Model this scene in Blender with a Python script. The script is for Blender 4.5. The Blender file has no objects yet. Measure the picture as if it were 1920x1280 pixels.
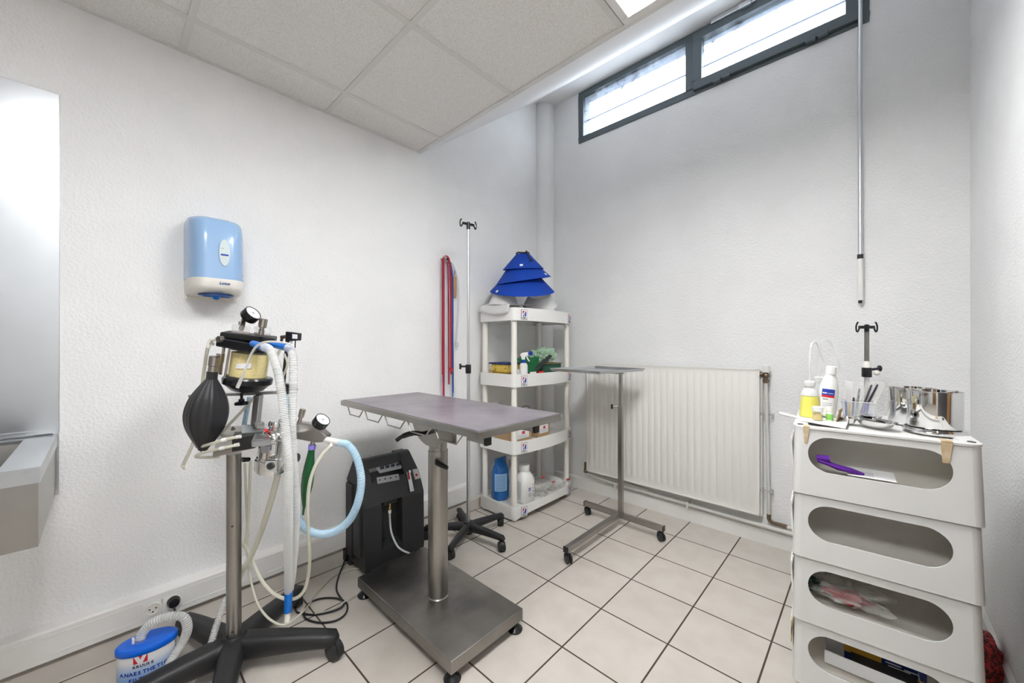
import bpy, bmesh, math, random
from mathutils import Vector, Matrix, Euler
random.seed(7)
PI = math.pi
S = bpy.context.scene
C = S.collection

# ------------------------------------------------------------------ camera, world, light, exposure
FPX, HY, YAW, EYE = 718.0, 647.0, math.radians(43.15), 1.20
cc, ss = math.cos(YAW), math.sin(YAW)
cam = bpy.data.cameras.new('camera'); camo = bpy.data.objects.new('camera', cam); C.objects.link(camo)
camo.location = (0, 0, EYE); camo.rotation_euler = (PI/2, 0, YAW)
cam.sensor_width = 36.0; cam.lens = FPX/1920*36.0; cam.shift_y = (HY-640)/1920.0
cam.clip_start = 0.02
S.camera = camo
S.view_settings.view_transform = 'Standard'; S.view_settings.look = 'None'
S.view_settings.gamma = 1.0; S.view_settings.use_curve_mapping = False
S.view_settings.exposure = 1.91
w = bpy.data.worlds.new('sky'); S.world = w; w.use_nodes = True
w.node_tree.nodes['Background'].inputs[0].default_value = (0.80, 0.89, 1.0, 1)
w.node_tree.nodes['Background'].inputs[1].default_value = 3.0
pl = bpy.data.lights.new('window_portal', 'AREA'); pl.shape = 'RECTANGLE'; pl.size = 1.75; pl.size_y = 0.40
pl.cycles.is_portal = True
plo = bpy.data.objects.new('window_portal', pl); C.objects.link(plo)
plo.location = (-0.90, 2.86, 3.105); plo.rotation_euler = (-PI/2, 0, 0)
PANEL_E = 11.0

# ------------------------------------------------------------------ helpers: points of the room
def ray(u, v):
    a = (u-960)/FPX; b = -(v-HY)/FPX
    return Vector((cc*a-ss, ss*a+cc, b))
def at(u, v, d):
    r = ray(u, v); return Vector((r.x*d, r.y*d, EYE+r.z*d))
def onX(u, v, X):
    r = ray(u, v); return at(u, v, X/r.x)
def onY(u, v, Y):
    r = ray(u, v); return at(u, v, Y/r.y)
def onZ(u, v, z):
    r = ray(u, v); return at(u, v, (z-EYE)/r.z)
def onP(u, v, p0, n):
    r = ray(u, v); e = Vector((0, 0, EYE)); return at(u, v, (Vector(p0)-e).dot(Vector(n))/r.dot(Vector(n)))

# ------------------------------------------------------------------ helpers: materials
def mat(name, col, rough=0.5, metal=0.0, trans=0.0, ior=1.45, emit=None, es=0, alpha=1.0, spec=0.5, coat=0):
    m = bpy.data.materials.new(name); m.use_nodes = True
    b = m.node_tree.nodes['Principled BSDF']
    b.inputs['Base Color'].default_value = (*col, 1); b.inputs['Roughness'].default_value = rough
    b.inputs['Metallic'].default_value = metal; b.inputs['Transmission Weight'].default_value = trans
    b.inputs['IOR'].default_value = ior; b.inputs['Alpha'].default_value = alpha
    b.inputs['Specular IOR Level'].default_value = spec; b.inputs['Coat Weight'].default_value = coat
    if emit:
        b.inputs['Emission Color'].default_value = (*emit, 1); b.inputs['Emission Strength'].default_value = es
    return m
def nodes(m):
    return m.node_tree.nodes, m.node_tree.links, m.node_tree.nodes['Principled BSDF']
def coords(m, scale=(1, 1, 1)):
    N, L, b = nodes(m); tc = N.new('ShaderNodeTexCoord'); mp = N.new('ShaderNodeMapping')
    mp.inputs['Scale'].default_value = scale; L.new(tc.outputs['Object'], mp.inputs['Vector']); return mp.outputs['Vector']
def vary(m, c1, c2, scale=5, detail=3, sc=(1, 1, 1), lo=0.35, hi=0.65, rough=None):
    N, L, b = nodes(m); t = N.new('ShaderNodeTexNoise'); t.inputs['Scale'].default_value = scale; t.inputs['Detail'].default_value = detail
    L.new(coords(m, sc), t.inputs['Vector'])
    r = N.new('ShaderNodeValToRGB'); r.color_ramp.elements[0].position = lo; r.color_ramp.elements[1].position = hi
    r.color_ramp.elements[0].color = (*c1, 1); r.color_ramp.elements[1].color = (*c2, 1)
    L.new(t.outputs['Fac'], r.inputs['Fac']); L.new(r.outputs['Color'], b.inputs['Base Color'])
    if rough:
        q = N.new('ShaderNodeMapRange'); q.inputs['To Min'].default_value = rough[0]; q.inputs['To Max'].default_value = rough[1]
        q.inputs['From Min'].default_value = lo; q.inputs['From Max'].default_value = hi
        L.new(t.outputs['Fac'], q.inputs['Value']); L.new(q.outputs['Result'], b.inputs['Roughness'])
    return m
def bump(m, scale, dist, strength=1.0, detail=2, sc=(1, 1, 1)):
    N, L, b = nodes(m); t = N.new('ShaderNodeTexNoise'); t.inputs['Scale'].default_value = scale; t.inputs['Detail'].default_value = detail
    L.new(coords(m, sc), t.inputs['Vector'])
    u = N.new('ShaderNodeBump'); u.inputs['Distance'].default_value = dist; u.inputs['Strength'].default_value = strength
    L.new(t.outputs['Fac'], u.inputs['Height']); L.new(u.outputs['Normal'], b.inputs['Normal']); return m
def clearmat(name, col, f=0.75, rough=0.15):
    """thin translucent plastic: part see-through, part soft plastic"""
    m = bpy.data.materials.new(name); m.use_nodes = True; N, L, b = nodes(m)
    b.inputs['Base Color'].default_value = (*col, 1); b.inputs['Roughness'].default_value = rough
    t = N.new('ShaderNodeBsdfTransparent'); t.inputs['Color'].default_value = (*[min(1, c*0.25+0.75) for c in col], 1)
    x = N.new('ShaderNodeMixShader'); x.inputs[0].default_value = 1-f
    L.new(t.outputs[0], x.inputs[1]); L.new(b.outputs[0], x.inputs[2])
    L.new(x.outputs[0], N['Material Output'].inputs['Surface']); return m

M = {}
M['wall'] = bump(vary(mat('roughcast_plaster', (.8, .8, .79), .92), (.79, .79, .785), (.83, .83, .825), 3, 4), 105, .006, .62, 3)
M['soffit'] = bump(mat('painted_board', (.80, .79, .78), .85), 6, .01, .3)
def tilemat():
    m = mat('ceiling_tile', (.70, .685, .655), .95); N, L, b = nodes(m)
    v = coords(m); t = N.new('ShaderNodeTexNoise'); t.inputs['Scale'].default_value = 260; t.inputs['Detail'].default_value = 3; L.new(v, t.inputs['Vector'])
    r = N.new('ShaderNodeValToRGB'); r.color_ramp.elements[0].position = .38; r.color_ramp.elements[1].position = .55
    r.color_ramp.elements[0].color = (.70, .68, .65, 1); r.color_ramp.elements[1].color = (.82, .80, .77, 1)
    L.new(t.outputs['Fac'], r.inputs['Fac']); L.new(r.outputs['Color'], b.inputs['Base Color']); return m
M['tile'] = tilemat()
M['tbar'] = mat('ceiling_bar_paint', (.70, .69, .66), .6)
def floormat():
    m = mat('floor_tiles', (.7, .66, .6), .38); N, L, b = nodes(m)
    tc = N.new('ShaderNodeTexCoord'); mp = N.new('ShaderNodeMapping'); mp.inputs['Location'].default_value = (1.5007+.3018*20, -1.5503+.3018*20, 0)
    L.new(tc.outputs['Object'], mp.inputs['Vector'])
    k = N.new('ShaderNodeTexBrick'); k.offset = 0; k.squash = 1
    k.inputs['Scale'].default_value = 1; k.inputs['Brick Width'].default_value = .3018; k.inputs['Row Height'].default_value = .3018
    k.inputs['Mortar Size'].default_value = .0034; k.inputs['Mortar Smooth'].default_value = .1; k.inputs['Bias'].default_value = 0
    k.inputs['Color1'].default_value = (.585, .54, .485, 1); k.inputs['Color2'].default_value = (.61, .565, .51, 1); k.inputs['Mortar'].default_value = (.075, .055, .042, 1)
    L.new(mp.outputs['Vector'], k.inputs['Vector'])
    t = N.new('ShaderNodeTexNoise'); t.inputs['Scale'].default_value = 9; t.inputs['Detail'].default_value = 6; L.new(tc.outputs['Object'], t.inputs['Vector'])
    mx = N.new('ShaderNodeMix'); mx.data_type = 'RGBA'; mx.blend_type = 'MULTIPLY'; mx.inputs[0].default_value = 1
    r = N.new('ShaderNodeValToRGB'); r.color_ramp.elements[0].color = (.93, .92, .91, 1); r.color_ramp.elements[1].color = (1, 1, 1, 1)
    r.color_ramp.elements[0].position = .35; r.color_ramp.elements[1].position = .6
    L.new(t.outputs['Fac'], r.inputs['Fac']); L.new(k.outputs['Color'], mx.inputs[6]); L.new(r.outputs['Color'], mx.inputs[7]); L.new(mx.outputs[2], b.inputs['Base Color'])
    q = N.new('ShaderNodeMapRange'); q.inputs['To Min'].default_value = .36; q.inputs['To Max'].default_value = .85; L.new(k.outputs['Fac'], q.inputs['Value']); L.new(q.outputs['Result'], b.inputs['Roughness'])
    u = N.new('ShaderNodeBump'); u.invert = True; u.inputs['Distance'].default_value = .002; L.new(k.outputs['Fac'], u.inputs['Height']); L.new(u.outputs['Normal'], b.inputs['Normal'])
    return m
M['floor'] = floormat()
M['skirt'] = vary(mat('skirting', (.62, .58, .53), .6), (.57, .53, .48), (.66, .62, .57), 4)
M['white_paint'] = vary(mat('white_paint', (.78, .77, .74), .5), (.74, .73, .70), (.80, .79, .77), 5)
M['steel'] = vary(mat('brushed_steel', (.38, .365, .34), .30, 1), (.32, .305, .28), (.42, .405, .38), 3, 4, (1, 1, 1), .3, .7, (.27, .38))
M['steel_sheet'] = bump(vary(mat('brushed_steel_sheet', (.50, .52, .54), .28, 1), (.50, .52, .54), (.58, .60, .62), 2, 3), 150, .0003, .12, 2, (1, 1, .02))
M['steel_base'] = vary(mat('worn_steel', (.30, .285, .27), .4, 1), (.17, .165, .16), (.36, .34, .315), 4, 6, (1, 1, 1), .35, .68, (.32, .48))
M['chrome'] = mat('chrome', (.72, .72, .71), .06, 1)
M['nickel'] = mat('nickel', (.50, .46, .42), .25, 1)
M['alu'] = mat('aluminium', (.66, .67, .68), .35, 1)
M['brass'] = mat('brass', (.75, .5, .15), .25, 1)
M['laminate'] = vary(mat('table_laminate', (.3, .27, .3), .33), (.115, .100, .120), (.235, .21, .225), 7, 6, (1, 1, 1), .25, .75)
M['black'] = bump(mat('black_plastic', (.018, .018, .019), .45), 220, .0008, .4)
M['rubber'] = mat('black_rubber', (.022, .022, .024), .42)
M['gloss_black'] = mat('gloss_black', (.012, .012, .014), .22)
M['charcoal'] = bump(mat('charcoal_housing', (.028, .029, .031), .48), 300, .0008, .5)
M['white_plastic'] = vary(mat('white_plastic', (.80, .79, .76), .38), (.77, .765, .735), (.82, .815, .79), 4)
M['cart'] = vary(mat('off_white_plastic', (.80, .795, .775), .4), (.785, .78, .755), (.825, .82, .80), 4)
M['cream'] = mat('cream_plastic', (.82, .795, .73), .4)
M['paper'] = mat('paper', (.82, .82, .82), .8)
M['label_blue'] = mat('label_blue', (.02, .05, .36), .5)
M['label_red'] = mat('label_red', (.62, .02, .03), .5)
M['ink'] = mat('ink', (.03, .03, .06), .6)
M['grey_print'] = mat('grey_print', (.42, .43, .48), .6)
M['blue_plastic'] = mat('blue_plastic', (.0, .13, .72), .35)
M['blue_conn'] = mat('blue_connector', (.0, .16, .62), .25)
M['blue_felt'] = bump(mat('blue_nylon', (.0, .045, .36), .8), 350, .001, .5)
N_, L_, b_ = nodes(M['cart']); tl_ = N_.new('ShaderNodeBsdfTranslucent'); tl_.inputs['Color'].default_value = (.80, .78, .73, 1); x_ = N_.new('ShaderNodeMixShader'); x_.inputs[0].default_value = .16
L_.new(b_.outputs[0], x_.inputs[1]); L_.new(tl_.outputs[0], x_.inputs[2]); L_.new(x_.outputs[0], N_['Material Output'].inputs['Surface'])
M['bin'] = vary(mat('bin_plastic', (.84, .82, .77), .45), (.80, .76, .68), (.86, .845, .80), 9)
N_, L_, b_ = nodes(M['bin']); tl_ = N_.new('ShaderNodeBsdfTranslucent'); tl_.inputs['Color'].default_value = (.88, .85, .79, 1); x_ = N_.new('ShaderNodeMixShader'); x_.inputs[0].default_value = .4
L_.new(b_.outputs[0], x_.inputs[1]); L_.new(tl_.outputs[0], x_.inputs[2]); L_.new(x_.outputs[0], N_['Material Output'].inputs['Surface'])
M['radiator'] = mat('radiator_enamel', (.78, .77, .73), .35)
M['frame_grey'] = mat('grey_aluminium', (.095, .115, .125), .4, .2)
M['tube'] = clearmat('clear_tube', (.84, .83, .70), .38, .2)
M['hose'] = clearmat('corrugated_hose', (.80, .81, .79), .48, .18)
M['hose_blue'] = clearmat('blue_corrugated_hose', (.50, .70, .84), .25, .25)
M['clear'] = clearmat('clear_plastic', (.85, .87, .88), .80, .08)
M['frost'] = clearmat('milky_plastic', (.84, .84, .82), .35, .3)
M['bag_clear'] = clearmat('crinkled_film', (.85, .84, .80), .74, .1)
M['bag_green'] = clearmat('green_film', (.55, .78, .58), .5, .12)
M['disp_blue'] = mat('dispenser_blue', (.29, .45, .68), .22, 0, 0, 1.45, coat=.3)
M['disp_window'] = mat('dispenser_window', (.58, .66, .66), .3)
M['dark_blue'] = mat('dark_blue', (.01, .07, .30), .35)
M['yellow_liq'] = mat('yellow_liquid', (.80, .74, .15), .2, coat=.3)
M['granules'] = bump(vary(mat('soda_granules', (.8, .7, .3), .8), (.74, .56, .18), (.97, .82, .36), 420, 2, (1, 1, 1), .36, .5), 420, .002, .6)
M['green_bag'] = mat('green_rubber', (.01, .10, .03), .4)
M['purple'] = mat('purple_cloth', (.10, .015, .27), .85)
M['tape'] = vary(mat('brown_tape', (.6, .46, .28), .5), (.52, .38, .2), (.66, .54, .37), 60)
M['card'] = mat('cardboard', (.40, .27, .15), .8)
M['wood'] = vary(mat('wood', (.45, .26, .10), .5), (.36, .2, .07), (.52, .31, .13), 8, 4, (8, 8, 1))
M['red'] = mat('red_cord', (.42, .008, .03), .6)
M['blue_cord'] = mat('blue_cord', (.02, .07, .36), .6)
M['teal_cord'] = mat('light_blue_cord', (.03, .22, .50), .6)
M['pink'] = mat('purple_ring', (.32, .25, .8), .4)
M['green_box'] = mat('green_box', (.015, .085, .05), .6)
M['green_card'] = mat('green_card', (.01, .16, .05), .5)
M['food_yellow'] = vary(mat('yellow_contents', (.6, .42, .07), .4), (.20, .08, .02), (.72, .52, .10), 22, 3, (1, 1, 1), .35, .5)
M['mustard'] = mat('mustard_print', (.62, .36, .04), .5)
M['navy'] = mat('navy_print', (.01, .03, .17), .5)
M['blue_gel'] = mat('blue_gel', (.005, .12, .42), .2, coat=.4)
M['blue_label'] = mat('pale_blue_label', (.30, .50, .72), .4)
M['red_cap'] = mat('red_cap', (.6, .02, .02), .35)
M['net'] = vary(mat('red_net', (.4, .03, .03), .6), (.10, .02, .02), (.55, .05, .05), 90, 2, (1, 1, 1), .45, .55)
M['pipe'] = mat('pipe_paint', (.66, .65, .61), .4)
M['rust'] = mat('tarnished_brass', (.20, .15, .10), .3, .9)
M['gauge_face'] = mat('gauge_face', (.8, .8, .82), .35)
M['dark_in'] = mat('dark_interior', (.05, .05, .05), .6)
M['lamp'] = mat('light_diffuser', (.9, .9, .9), .5, emit=(.985, .99, 1.0), es=PANEL_E)

# ------------------------------------------------------------------ helpers: meshes
class MB:
    rs = 1.0            # scale for the radii of a group of builders
    def __init__(s): s.v = []; s.f = []; s.sm = []
    def add(s, vs, fs, smooth=False, mx=None):
        n = len(s.v); s.v += [(mx @ Vector(v)) if mx else Vector(v) for v in vs]
        s.f += [tuple(i+n for i in f) for f in fs]; s.sm += [smooth]*len(fs); return s
    def box(s, c, d, mx=None, rz=0):
        x, y, z = d[0]/2, d[1]/2, d[2]/2
        R = Matrix.Translation(Vector(c)) @ Matrix.Rotation(rz, 4, 'Z')
        if mx: R = mx @ R
        vs = [(-x, -y, -z), (x, -y, -z), (x, y, -z), (-x, y, -z), (-x, -y, z), (x, -y, z), (x, y, z), (-x, y, z)]
        return s.add(vs, [(0, 3, 2, 1), (4, 5, 6, 7), (0, 1, 5, 4), (1, 2, 6, 5), (2, 3, 7, 6), (3, 0, 4, 7)], False, R)
    def bb(s, a, b):
        a, b = Vector(a), Vector(b); return s.box((a+b)/2, [abs(k) for k in (b-a)])
    def hexa(s, low, up):      # two quads (four points each)
        return s.add(list(low)+list(up), [(3, 2, 1, 0), (4, 5, 6, 7), (0, 1, 5, 4), (1, 2, 6, 5), (2, 3, 7, 6), (3, 0, 4, 7)])
    def rings(s, rs, close=True, caps=(True, True), smooth=True):
        n = len(rs[0]); vs = [p for r in rs for p in r]; fs = []
        for i in range(len(rs)-1):
            for j in range(n if close else n-1):
                k = (j+1) % n; fs.append((i*n+j, i*n+k, (i+1)*n+k, (i+1)*n+j))
        s.add(vs, fs, smooth)
        if close and caps[0]: s.add(rs[0], [tuple(range(n))[::-1]])
        if close and caps[1]: s.add(rs[-1], [tuple(range(n))])
        return s
    def lathe(s, prof, p0, ax=(0, 0, 1), seg=28, caps=(True, True), sx=1, sy=1, lobes=0, lob=0, ref=None):
        """prof: (distance along the axis, radius)"""
        p0 = Vector(p0); ax = Vector(ax).normalized()
        e = Vector(ref) if ref else (Vector((1, 0, 0)) if abs(ax.x) < .9 else Vector((0, 1, 0)))
        e1 = (e - ax*e.dot(ax)).normalized(); e2 = ax.cross(e1); rs = []
        for h, r in prof:
            r = max(r*MB.rs, 1e-5); rr = []
            for k in range(seg):
                a = 2*PI*k/seg; q = r*(1+lob*abs(math.cos(a*lobes/2))**6) if lobes else r
                rr.append(p0+ax*h+e1*(q*sx*math.cos(a))+e2*(q*sy*math.sin(a)))
            rs.append(rr)
        return s.rings(rs, True, caps)
    def cyl(s, a, b, r, r2=None, seg=20):
        a, b = Vector(a), Vector(b); return s.lathe([(0, r), ((b-a).length, r if r2 is None else r2)], a, b-a, seg)
    def tube(s, pts, r, seg=10, caps=(True, True), flat=1.0):
        """pts: list of points; r: number or list"""
        n = len(pts); rs = []; N = None
        for i in range(n):
            t = (pts[min(i+1, n-1)]-pts[max(i-1, 0)]).normalized()
            if N is None:
                N = t.orthogonal().normalized()
            N = (N-t*N.dot(t)).normalized(); B = t.cross(N); q = (r[i] if isinstance(r, list) else r)*MB.rs
            rs.append([pts[i]+N*(q*math.cos(2*PI*k/seg))+B*(q*flat*math.sin(2*PI*k/seg)) for k in range(seg)])
        return s.rings(rs, True, caps)
    def prism(s, pts, off, smooth=False):
        pts = [Vector(p) for p in pts]; off = Vector(off); n = len(pts)
        a = pts; b = [p+off for p in pts]
        s.add(a+b, [(i, (i+1) % n, n+(i+1) % n, n+i) for i in range(n)], smooth)
        s.add(a, [tuple(range(n))[::-1]]); s.add(b, [tuple(range(n))]); return s
    def sphere(s, c, r, seg=16, sc=(1, 1, 1)):
        rs = []
        for i in range(1, 10):
            a = PI*i/10; rs.append([Vector(c)+Vector((r*sc[0]*math.sin(a)*math.cos(2*PI*k/seg), r*sc[1]*math.sin(a)*math.sin(2*PI*k/seg), -r*sc[2]*math.cos(a))) for k in range(seg)])
        return s.rings(rs)
    def obj(s, name, m, parent=None, label=None, bev=0, seg=2, wd=True, sharp=35, sub=0):
        """wd: the vertices are in world coordinates (else in the parent's own)"""
        me = bpy.data.meshes.new(name); vs = s.v
        if parent is not None and wd:
            inv = rootmx(parent).inverted(); vs = [inv @ v for v in vs]
        me.from_pydata([tuple(v) for v in vs], [], s.f)
        me.polygons.foreach_set('use_smooth', s.sm); me.materials.append(m if not isinstance(m, str) else M[m])
        bm = bmesh.new(); bm.from_mesh(me)
        bmesh.ops.remove_doubles(bm, verts=bm.verts, dist=1e-6); bmesh.ops.recalc_face_normals(bm, faces=bm.faces)
        bm.to_mesh(me); bm.free()
        if any(s.sm): me.set_sharp_from_angle(angle=math.radians(sharp))
        o = bpy.data.objects.new(name, me); C.objects.link(o)
        if parent is not None: o.parent = parent
        if label: o['label'] = label
        if bev:
            b = o.modifiers.new('bevel', 'BEVEL'); b.width = bev; b.segments = seg; b.limit_method = 'ANGLE'; b.angle_limit = math.radians(40); b.harden_normals = False
        if sub:
            b = o.modifiers.new('sub', 'SUBSURF'); b.levels = sub; b.render_levels = sub
        return o
def rootmx(p):
    while p.parent is not None: p = p.parent
    return Matrix.Translation(p.location) @ p.rotation_euler.to_matrix().to_4x4()
def thing(name, label, cat, loc=(0, 0, 0), rz=0, group=None):
    o = bpy.data.objects.new(name, None); C.objects.link(o); o.empty_display_size = .1
    o.location = loc; o.rotation_euler = (0, 0, rz); o['label'] = label; o['category'] = cat
    if group: o['group'] = group
    return o
def tag(o, label, cat, group=None):
    o['label'] = label; o['category'] = cat
    if group: o['group'] = group
    return o
def struct(mb, name, m, bev=0):
    o = mb.obj(name, m, bev=bev); o['kind'] = 'structure'; return o
def dup(root, loc=None, rz=None, label=None, group=None):
    def cp(o, par):
        c = o.copy(); C.objects.link(c)
        if par: c.parent = par
        for ch in list(o.children): cp(ch, c)
        return c
    r = cp(root, None)
    if loc is not None: r.location = loc
    if rz is not None: r.rotation_euler = (0, 0, rz)
    if label: r['label'] = label
    if group: r['group'] = group
    return r
def spline(pts, n=12):
    P = [Vector(p) for p in pts]; P = [P[0]*2-P[1]]+P+[P[-1]*2-P[-2]]; out = []
    for i in range(1, len(P)-2):
        a, b, c, d = P[i-1:i+3]
        for k in range(n):
            t = k/n; out.append(.5*((2*b)+(c-a)*t+(2*a-5*b+4*c-d)*t*t+(3*b-a-3*c+d)*t**3))
    out.append(P[-2]); return out
def resample(pts, step):
    L = [0]
    for a, b in zip(pts, pts[1:]): L.append(L[-1]+(b-a).length)
    n = max(2, int(L[-1]/step)); out = []; j = 0
    for i in range(n+1):
        t = L[-1]*i/n
        while j < len(L)-2 and L[j+1] < t: j += 1
        f = (t-L[j])/max(1e-9, L[j+1]-L[j]); out.append(pts[j].lerp(pts[j+1], min(1, f)))
    return out
def hose(pts, r, pitch=.0055, amp=.14, seg=14):
    q = resample(spline(pts, 14), pitch/2)
    return MB().tube(q, [r*(1+(amp if i % 2 else -amp*.2)) for i in range(len(q))], seg)
def pipe(pts, r, seg=10, n=10): return MB().tube(resample(spline(pts, n), .008), r, seg)
def text(s, name, size, m, parent, org, ex, ey, extrude=.0004, align='LEFT', bold=.0, space=1.0, shear=0):
    """text plane spanned by ex (reading direction) and ey (up), from org, world coordinates"""
    cu = bpy.data.curves.new(name, 'FONT'); cu.body = s; cu.size = size; cu.extrude = extrude; cu.align_x = align
    cu.offset = bold; cu.space_character = space; cu.shear = shear; cu.resolution_u = 2
    t = bpy.data.objects.new(name, cu); C.objects.link(t)
    dg = bpy.context.evaluated_depsgraph_get(); me = bpy.data.meshes.new_from_object(t.evaluated_get(dg))
    bpy.data.objects.remove(t); bpy.data.curves.remove(cu)
    ex = Vector(ex).normalized(); ey = Vector(ey); ey = (ey-ex*ey.dot(ex)).normalized(); ez = ex.cross(ey)
    mx = Matrix.Translation(Vector(org)) @ Matrix((ex, ey, ez)).transposed().to_4x4()
    if parent is not None: mx = rootmx(parent).inverted() @ mx
    me.transform(mx); me.materials.clear(); me.materials.append(m if not isinstance(m, str) else M[m])
    o = bpy.data.objects.new(name, me); C.objects.link(o)
    if parent is not None: o.parent = parent
    return o
X = Vector((1, 0, 0)); Y = Vector((0, 1, 0)); Z = Vector((0, 0, 1))
IR = Vector((cc, ss, 0)); IN = Vector((-ss, cc, 0))     # to the right of / away from the doorway where one stands

# ------------------------------------------------------------------ the room
XL, XR, YB, YF = -2.15, .335, 2.74, -1.9
ZC, ZT = 2.452, 3.322
struct(MB().bb((XL-.1, YF-.1, -.06), (XR+.1, YB+.2, 0)), 'floor', 'floor')
struct(MB().bb((XL-.12, YF, 0), (XL, YB+.2, 3.5)), 'wall_left', 'wall')
struct(MB().bb((XR, YF, 0), (XR+.12, YB+.2, 3.5)), 'wall_right', 'wall')
struct(MB().bb((XL-.1, YF-.12, 0), (XR+.1, YF, 3.5)), 'wall_front', 'wall')
WX0, WX1, WZ0, WZ1 = -1.795, -.006, 2.892, 3.319
b = MB().bb((XL, YB, 0), (XR, YB+.16, WZ0+.01)).bb((XL, YB, WZ0+.01), (WX0+.01, YB+.16, 3.5)).bb((WX1-.01, YB, WZ0+.01), (XR, YB+.16, 3.5)).bb((WX0+.01, YB, WZ1-.01), (WX1-.01, YB+.16, 3.5))
struct(b, 'wall_back', 'wall')
YE = 1.415
struct(MB().bb((XL, YF, ZC+.004), (XR, YE-.02, ZC+.03)), 'ceiling', 'tile')
b = MB(); gx = [-1.907+.594*k for k in range(4)]; gy = [YE-.592*k for k in range(1, 6)]
for x in gx: b.bb((x-.012, YF, ZC-.001), (x+.012, YE, ZC+.008))
for y in gy: b.bb((XL, y-.012, ZC-.0005), (XR, y+.012, ZC+.008))
b.bb((XL, YE-.025, ZC-.002), (XR, YE, ZC+.03)).bb((XL, YF, ZC-.001), (XL+.02, YE, ZC+.006)).bb((XR-.02, YF, ZC-.001), (XR, YE, ZC+.006))
struct(b, 'trim_1', 'tbar')
# sloping soffit up to the window and the strip of high ceiling over it
b = MB(); b.prism([(XL, YE, ZC), (XL, 2.58, ZT), (XL, 2.58, ZT+.02), (XL, YE-.01, ZC+.03)], (XR-XL, 0, 0)); b.bb((XL, 2.575, ZT), (XR, YB, ZT+.02))
struct(b, 'trim_2', 'soffit')
struct(MB().bb((XL, YF, 3.5), (XR, YB+.2, 3.56)), 'trim_3', 'soffit')
# round pipe boxed into the corner
b = MB(); b.lathe([(0, .098), (3.32, .098)], (-2.142, 2.702, 0), Z, 48)
struct(b, 'trim_4', 'wall')
# skirtings
struct(MB().prism([(XL, YB, 0), (XL, YB-.012, 0), (XL, YB-.012, .085), (XL, YB, .098)], (XR-XL, 0, 0)), 'baseboard_back', 'white_paint')
struct(MB().prism([(XR, YF, 0), (XR-.012, YF, 0), (XR-.012, YF, .12), (XR, YF, .135)], (0, YB-YF, 0)), 'baseboard_right', 'white_paint')
struct(MB().prism([(XL, YF, 0), (XL+.03, YF, 0), (XL+.03, YF, .07), (XL, YF, .078)], (0, YB-YF, 0)), 'baseboard_left', 'skirt')
b = MB().prism([(XL, YF, .09), (XL+.045, YF, .09), (XL+.05, YF, .095), (XL+.05, YF, .195), (XL+.045, YF, .203), (XL, YF, .207)], (0, 1.82-YF, 0))
b.bb((XL+.05, YF, .115), (XL+.0515, 1.82, .118)).bb((XL+.05, YF, .178), (XL+.0515, 1.82, .181))
struct(b, 'trim_5', 'white_paint')

# unseen wall behind: brown door and dark pane added for the steel to reflect
b = MB().bb((-.62, YF, 0), (.22, YF+.02, 2.04)); o = struct(b, 'added_door_1', mat('added_door_brown', (.30, .16, .07), .5), .004)
b = MB().bb((-.66, YF, 0), (-.62, YF+.035, 2.08)).bb((.22, YF, 0), (.26, YF+.035, 2.08)).bb((-.66, YF, 2.04), (.26, YF+.035, 2.08)); struct(b, 'added_trim_6', 'white_paint')
b = MB().bb((-1.75, YF, .95), (-.85, YF+.02, 2.0)); struct(b, 'added_window_2', mat('added_window_dark', (.02, .022, .025), .1))  # made-up dark pane, gives the steel something dark to mirror
b = MB().bb((XR-.02, .74, 0), (XR, 1.58, 2.04)); struct(b, 'added_door_2', mat('added_door_dark', (.05, .05, .055), .3), .004)  # unseen door on the right wall, added to darken the drum reflections
b = MB().bb((XR-.03, .69, 0), (XR, .74, 2.09)).bb((XR-.03, 1.58, 0), (XR, 1.63, 2.09)).bb((XR-.03, .74, 2.04), (XR, 1.58, 2.09)); struct(b, 'added_trim_7', mat('added_frame_brown', (.34, .18, .08), .5))  # frame of the added door, likewise out of view
# window: fixed pane on the left, tilting sash on the right
b = MB(); fy0, fy1 = YB-.008, YB+.10
gl = [(-1.748, -.925), (-.80, -.085)]
def fr(b, x0, x1, z0, z1, i, y0, y1):
    b.bb((x0, y0, z0), (x1, y1, z0+i)).bb((x0, y0, z1-i), (x1, y1, z1)).bb((x0, y0, z0+i), (x0+i, y1, z1-i)).bb((x1-i, y0, z0+i), (x1, y1, z1-i))
fr(b, WX0, WX1, WZ0, WZ1, .046, fy0, fy1); b.bb((-.93, fy0, WZ0+.04), (-.868, fy1, WZ1-.04))
wo = struct(b, 'window_1', 'frame_grey', .003)
b = MB(); fr(b, -.875, -.045, WZ0+.022, WZ1-.022, .055, fy0-.022, fy0+.04)
b.obj('window_sash', 'frame_grey', wo, bev=.003)
b = MB()
for hx in (-.70, -.22): b.bb((hx-.05, fy0-.03, WZ0+.008), (hx-.004, fy0-.001, WZ0+.03)).bb((hx+.004, fy0-.03, WZ0+.012), (hx+.05, fy0-.001, WZ0+.036))
b.obj('hinge', 'frame_grey', wo, bev=.003)
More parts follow.
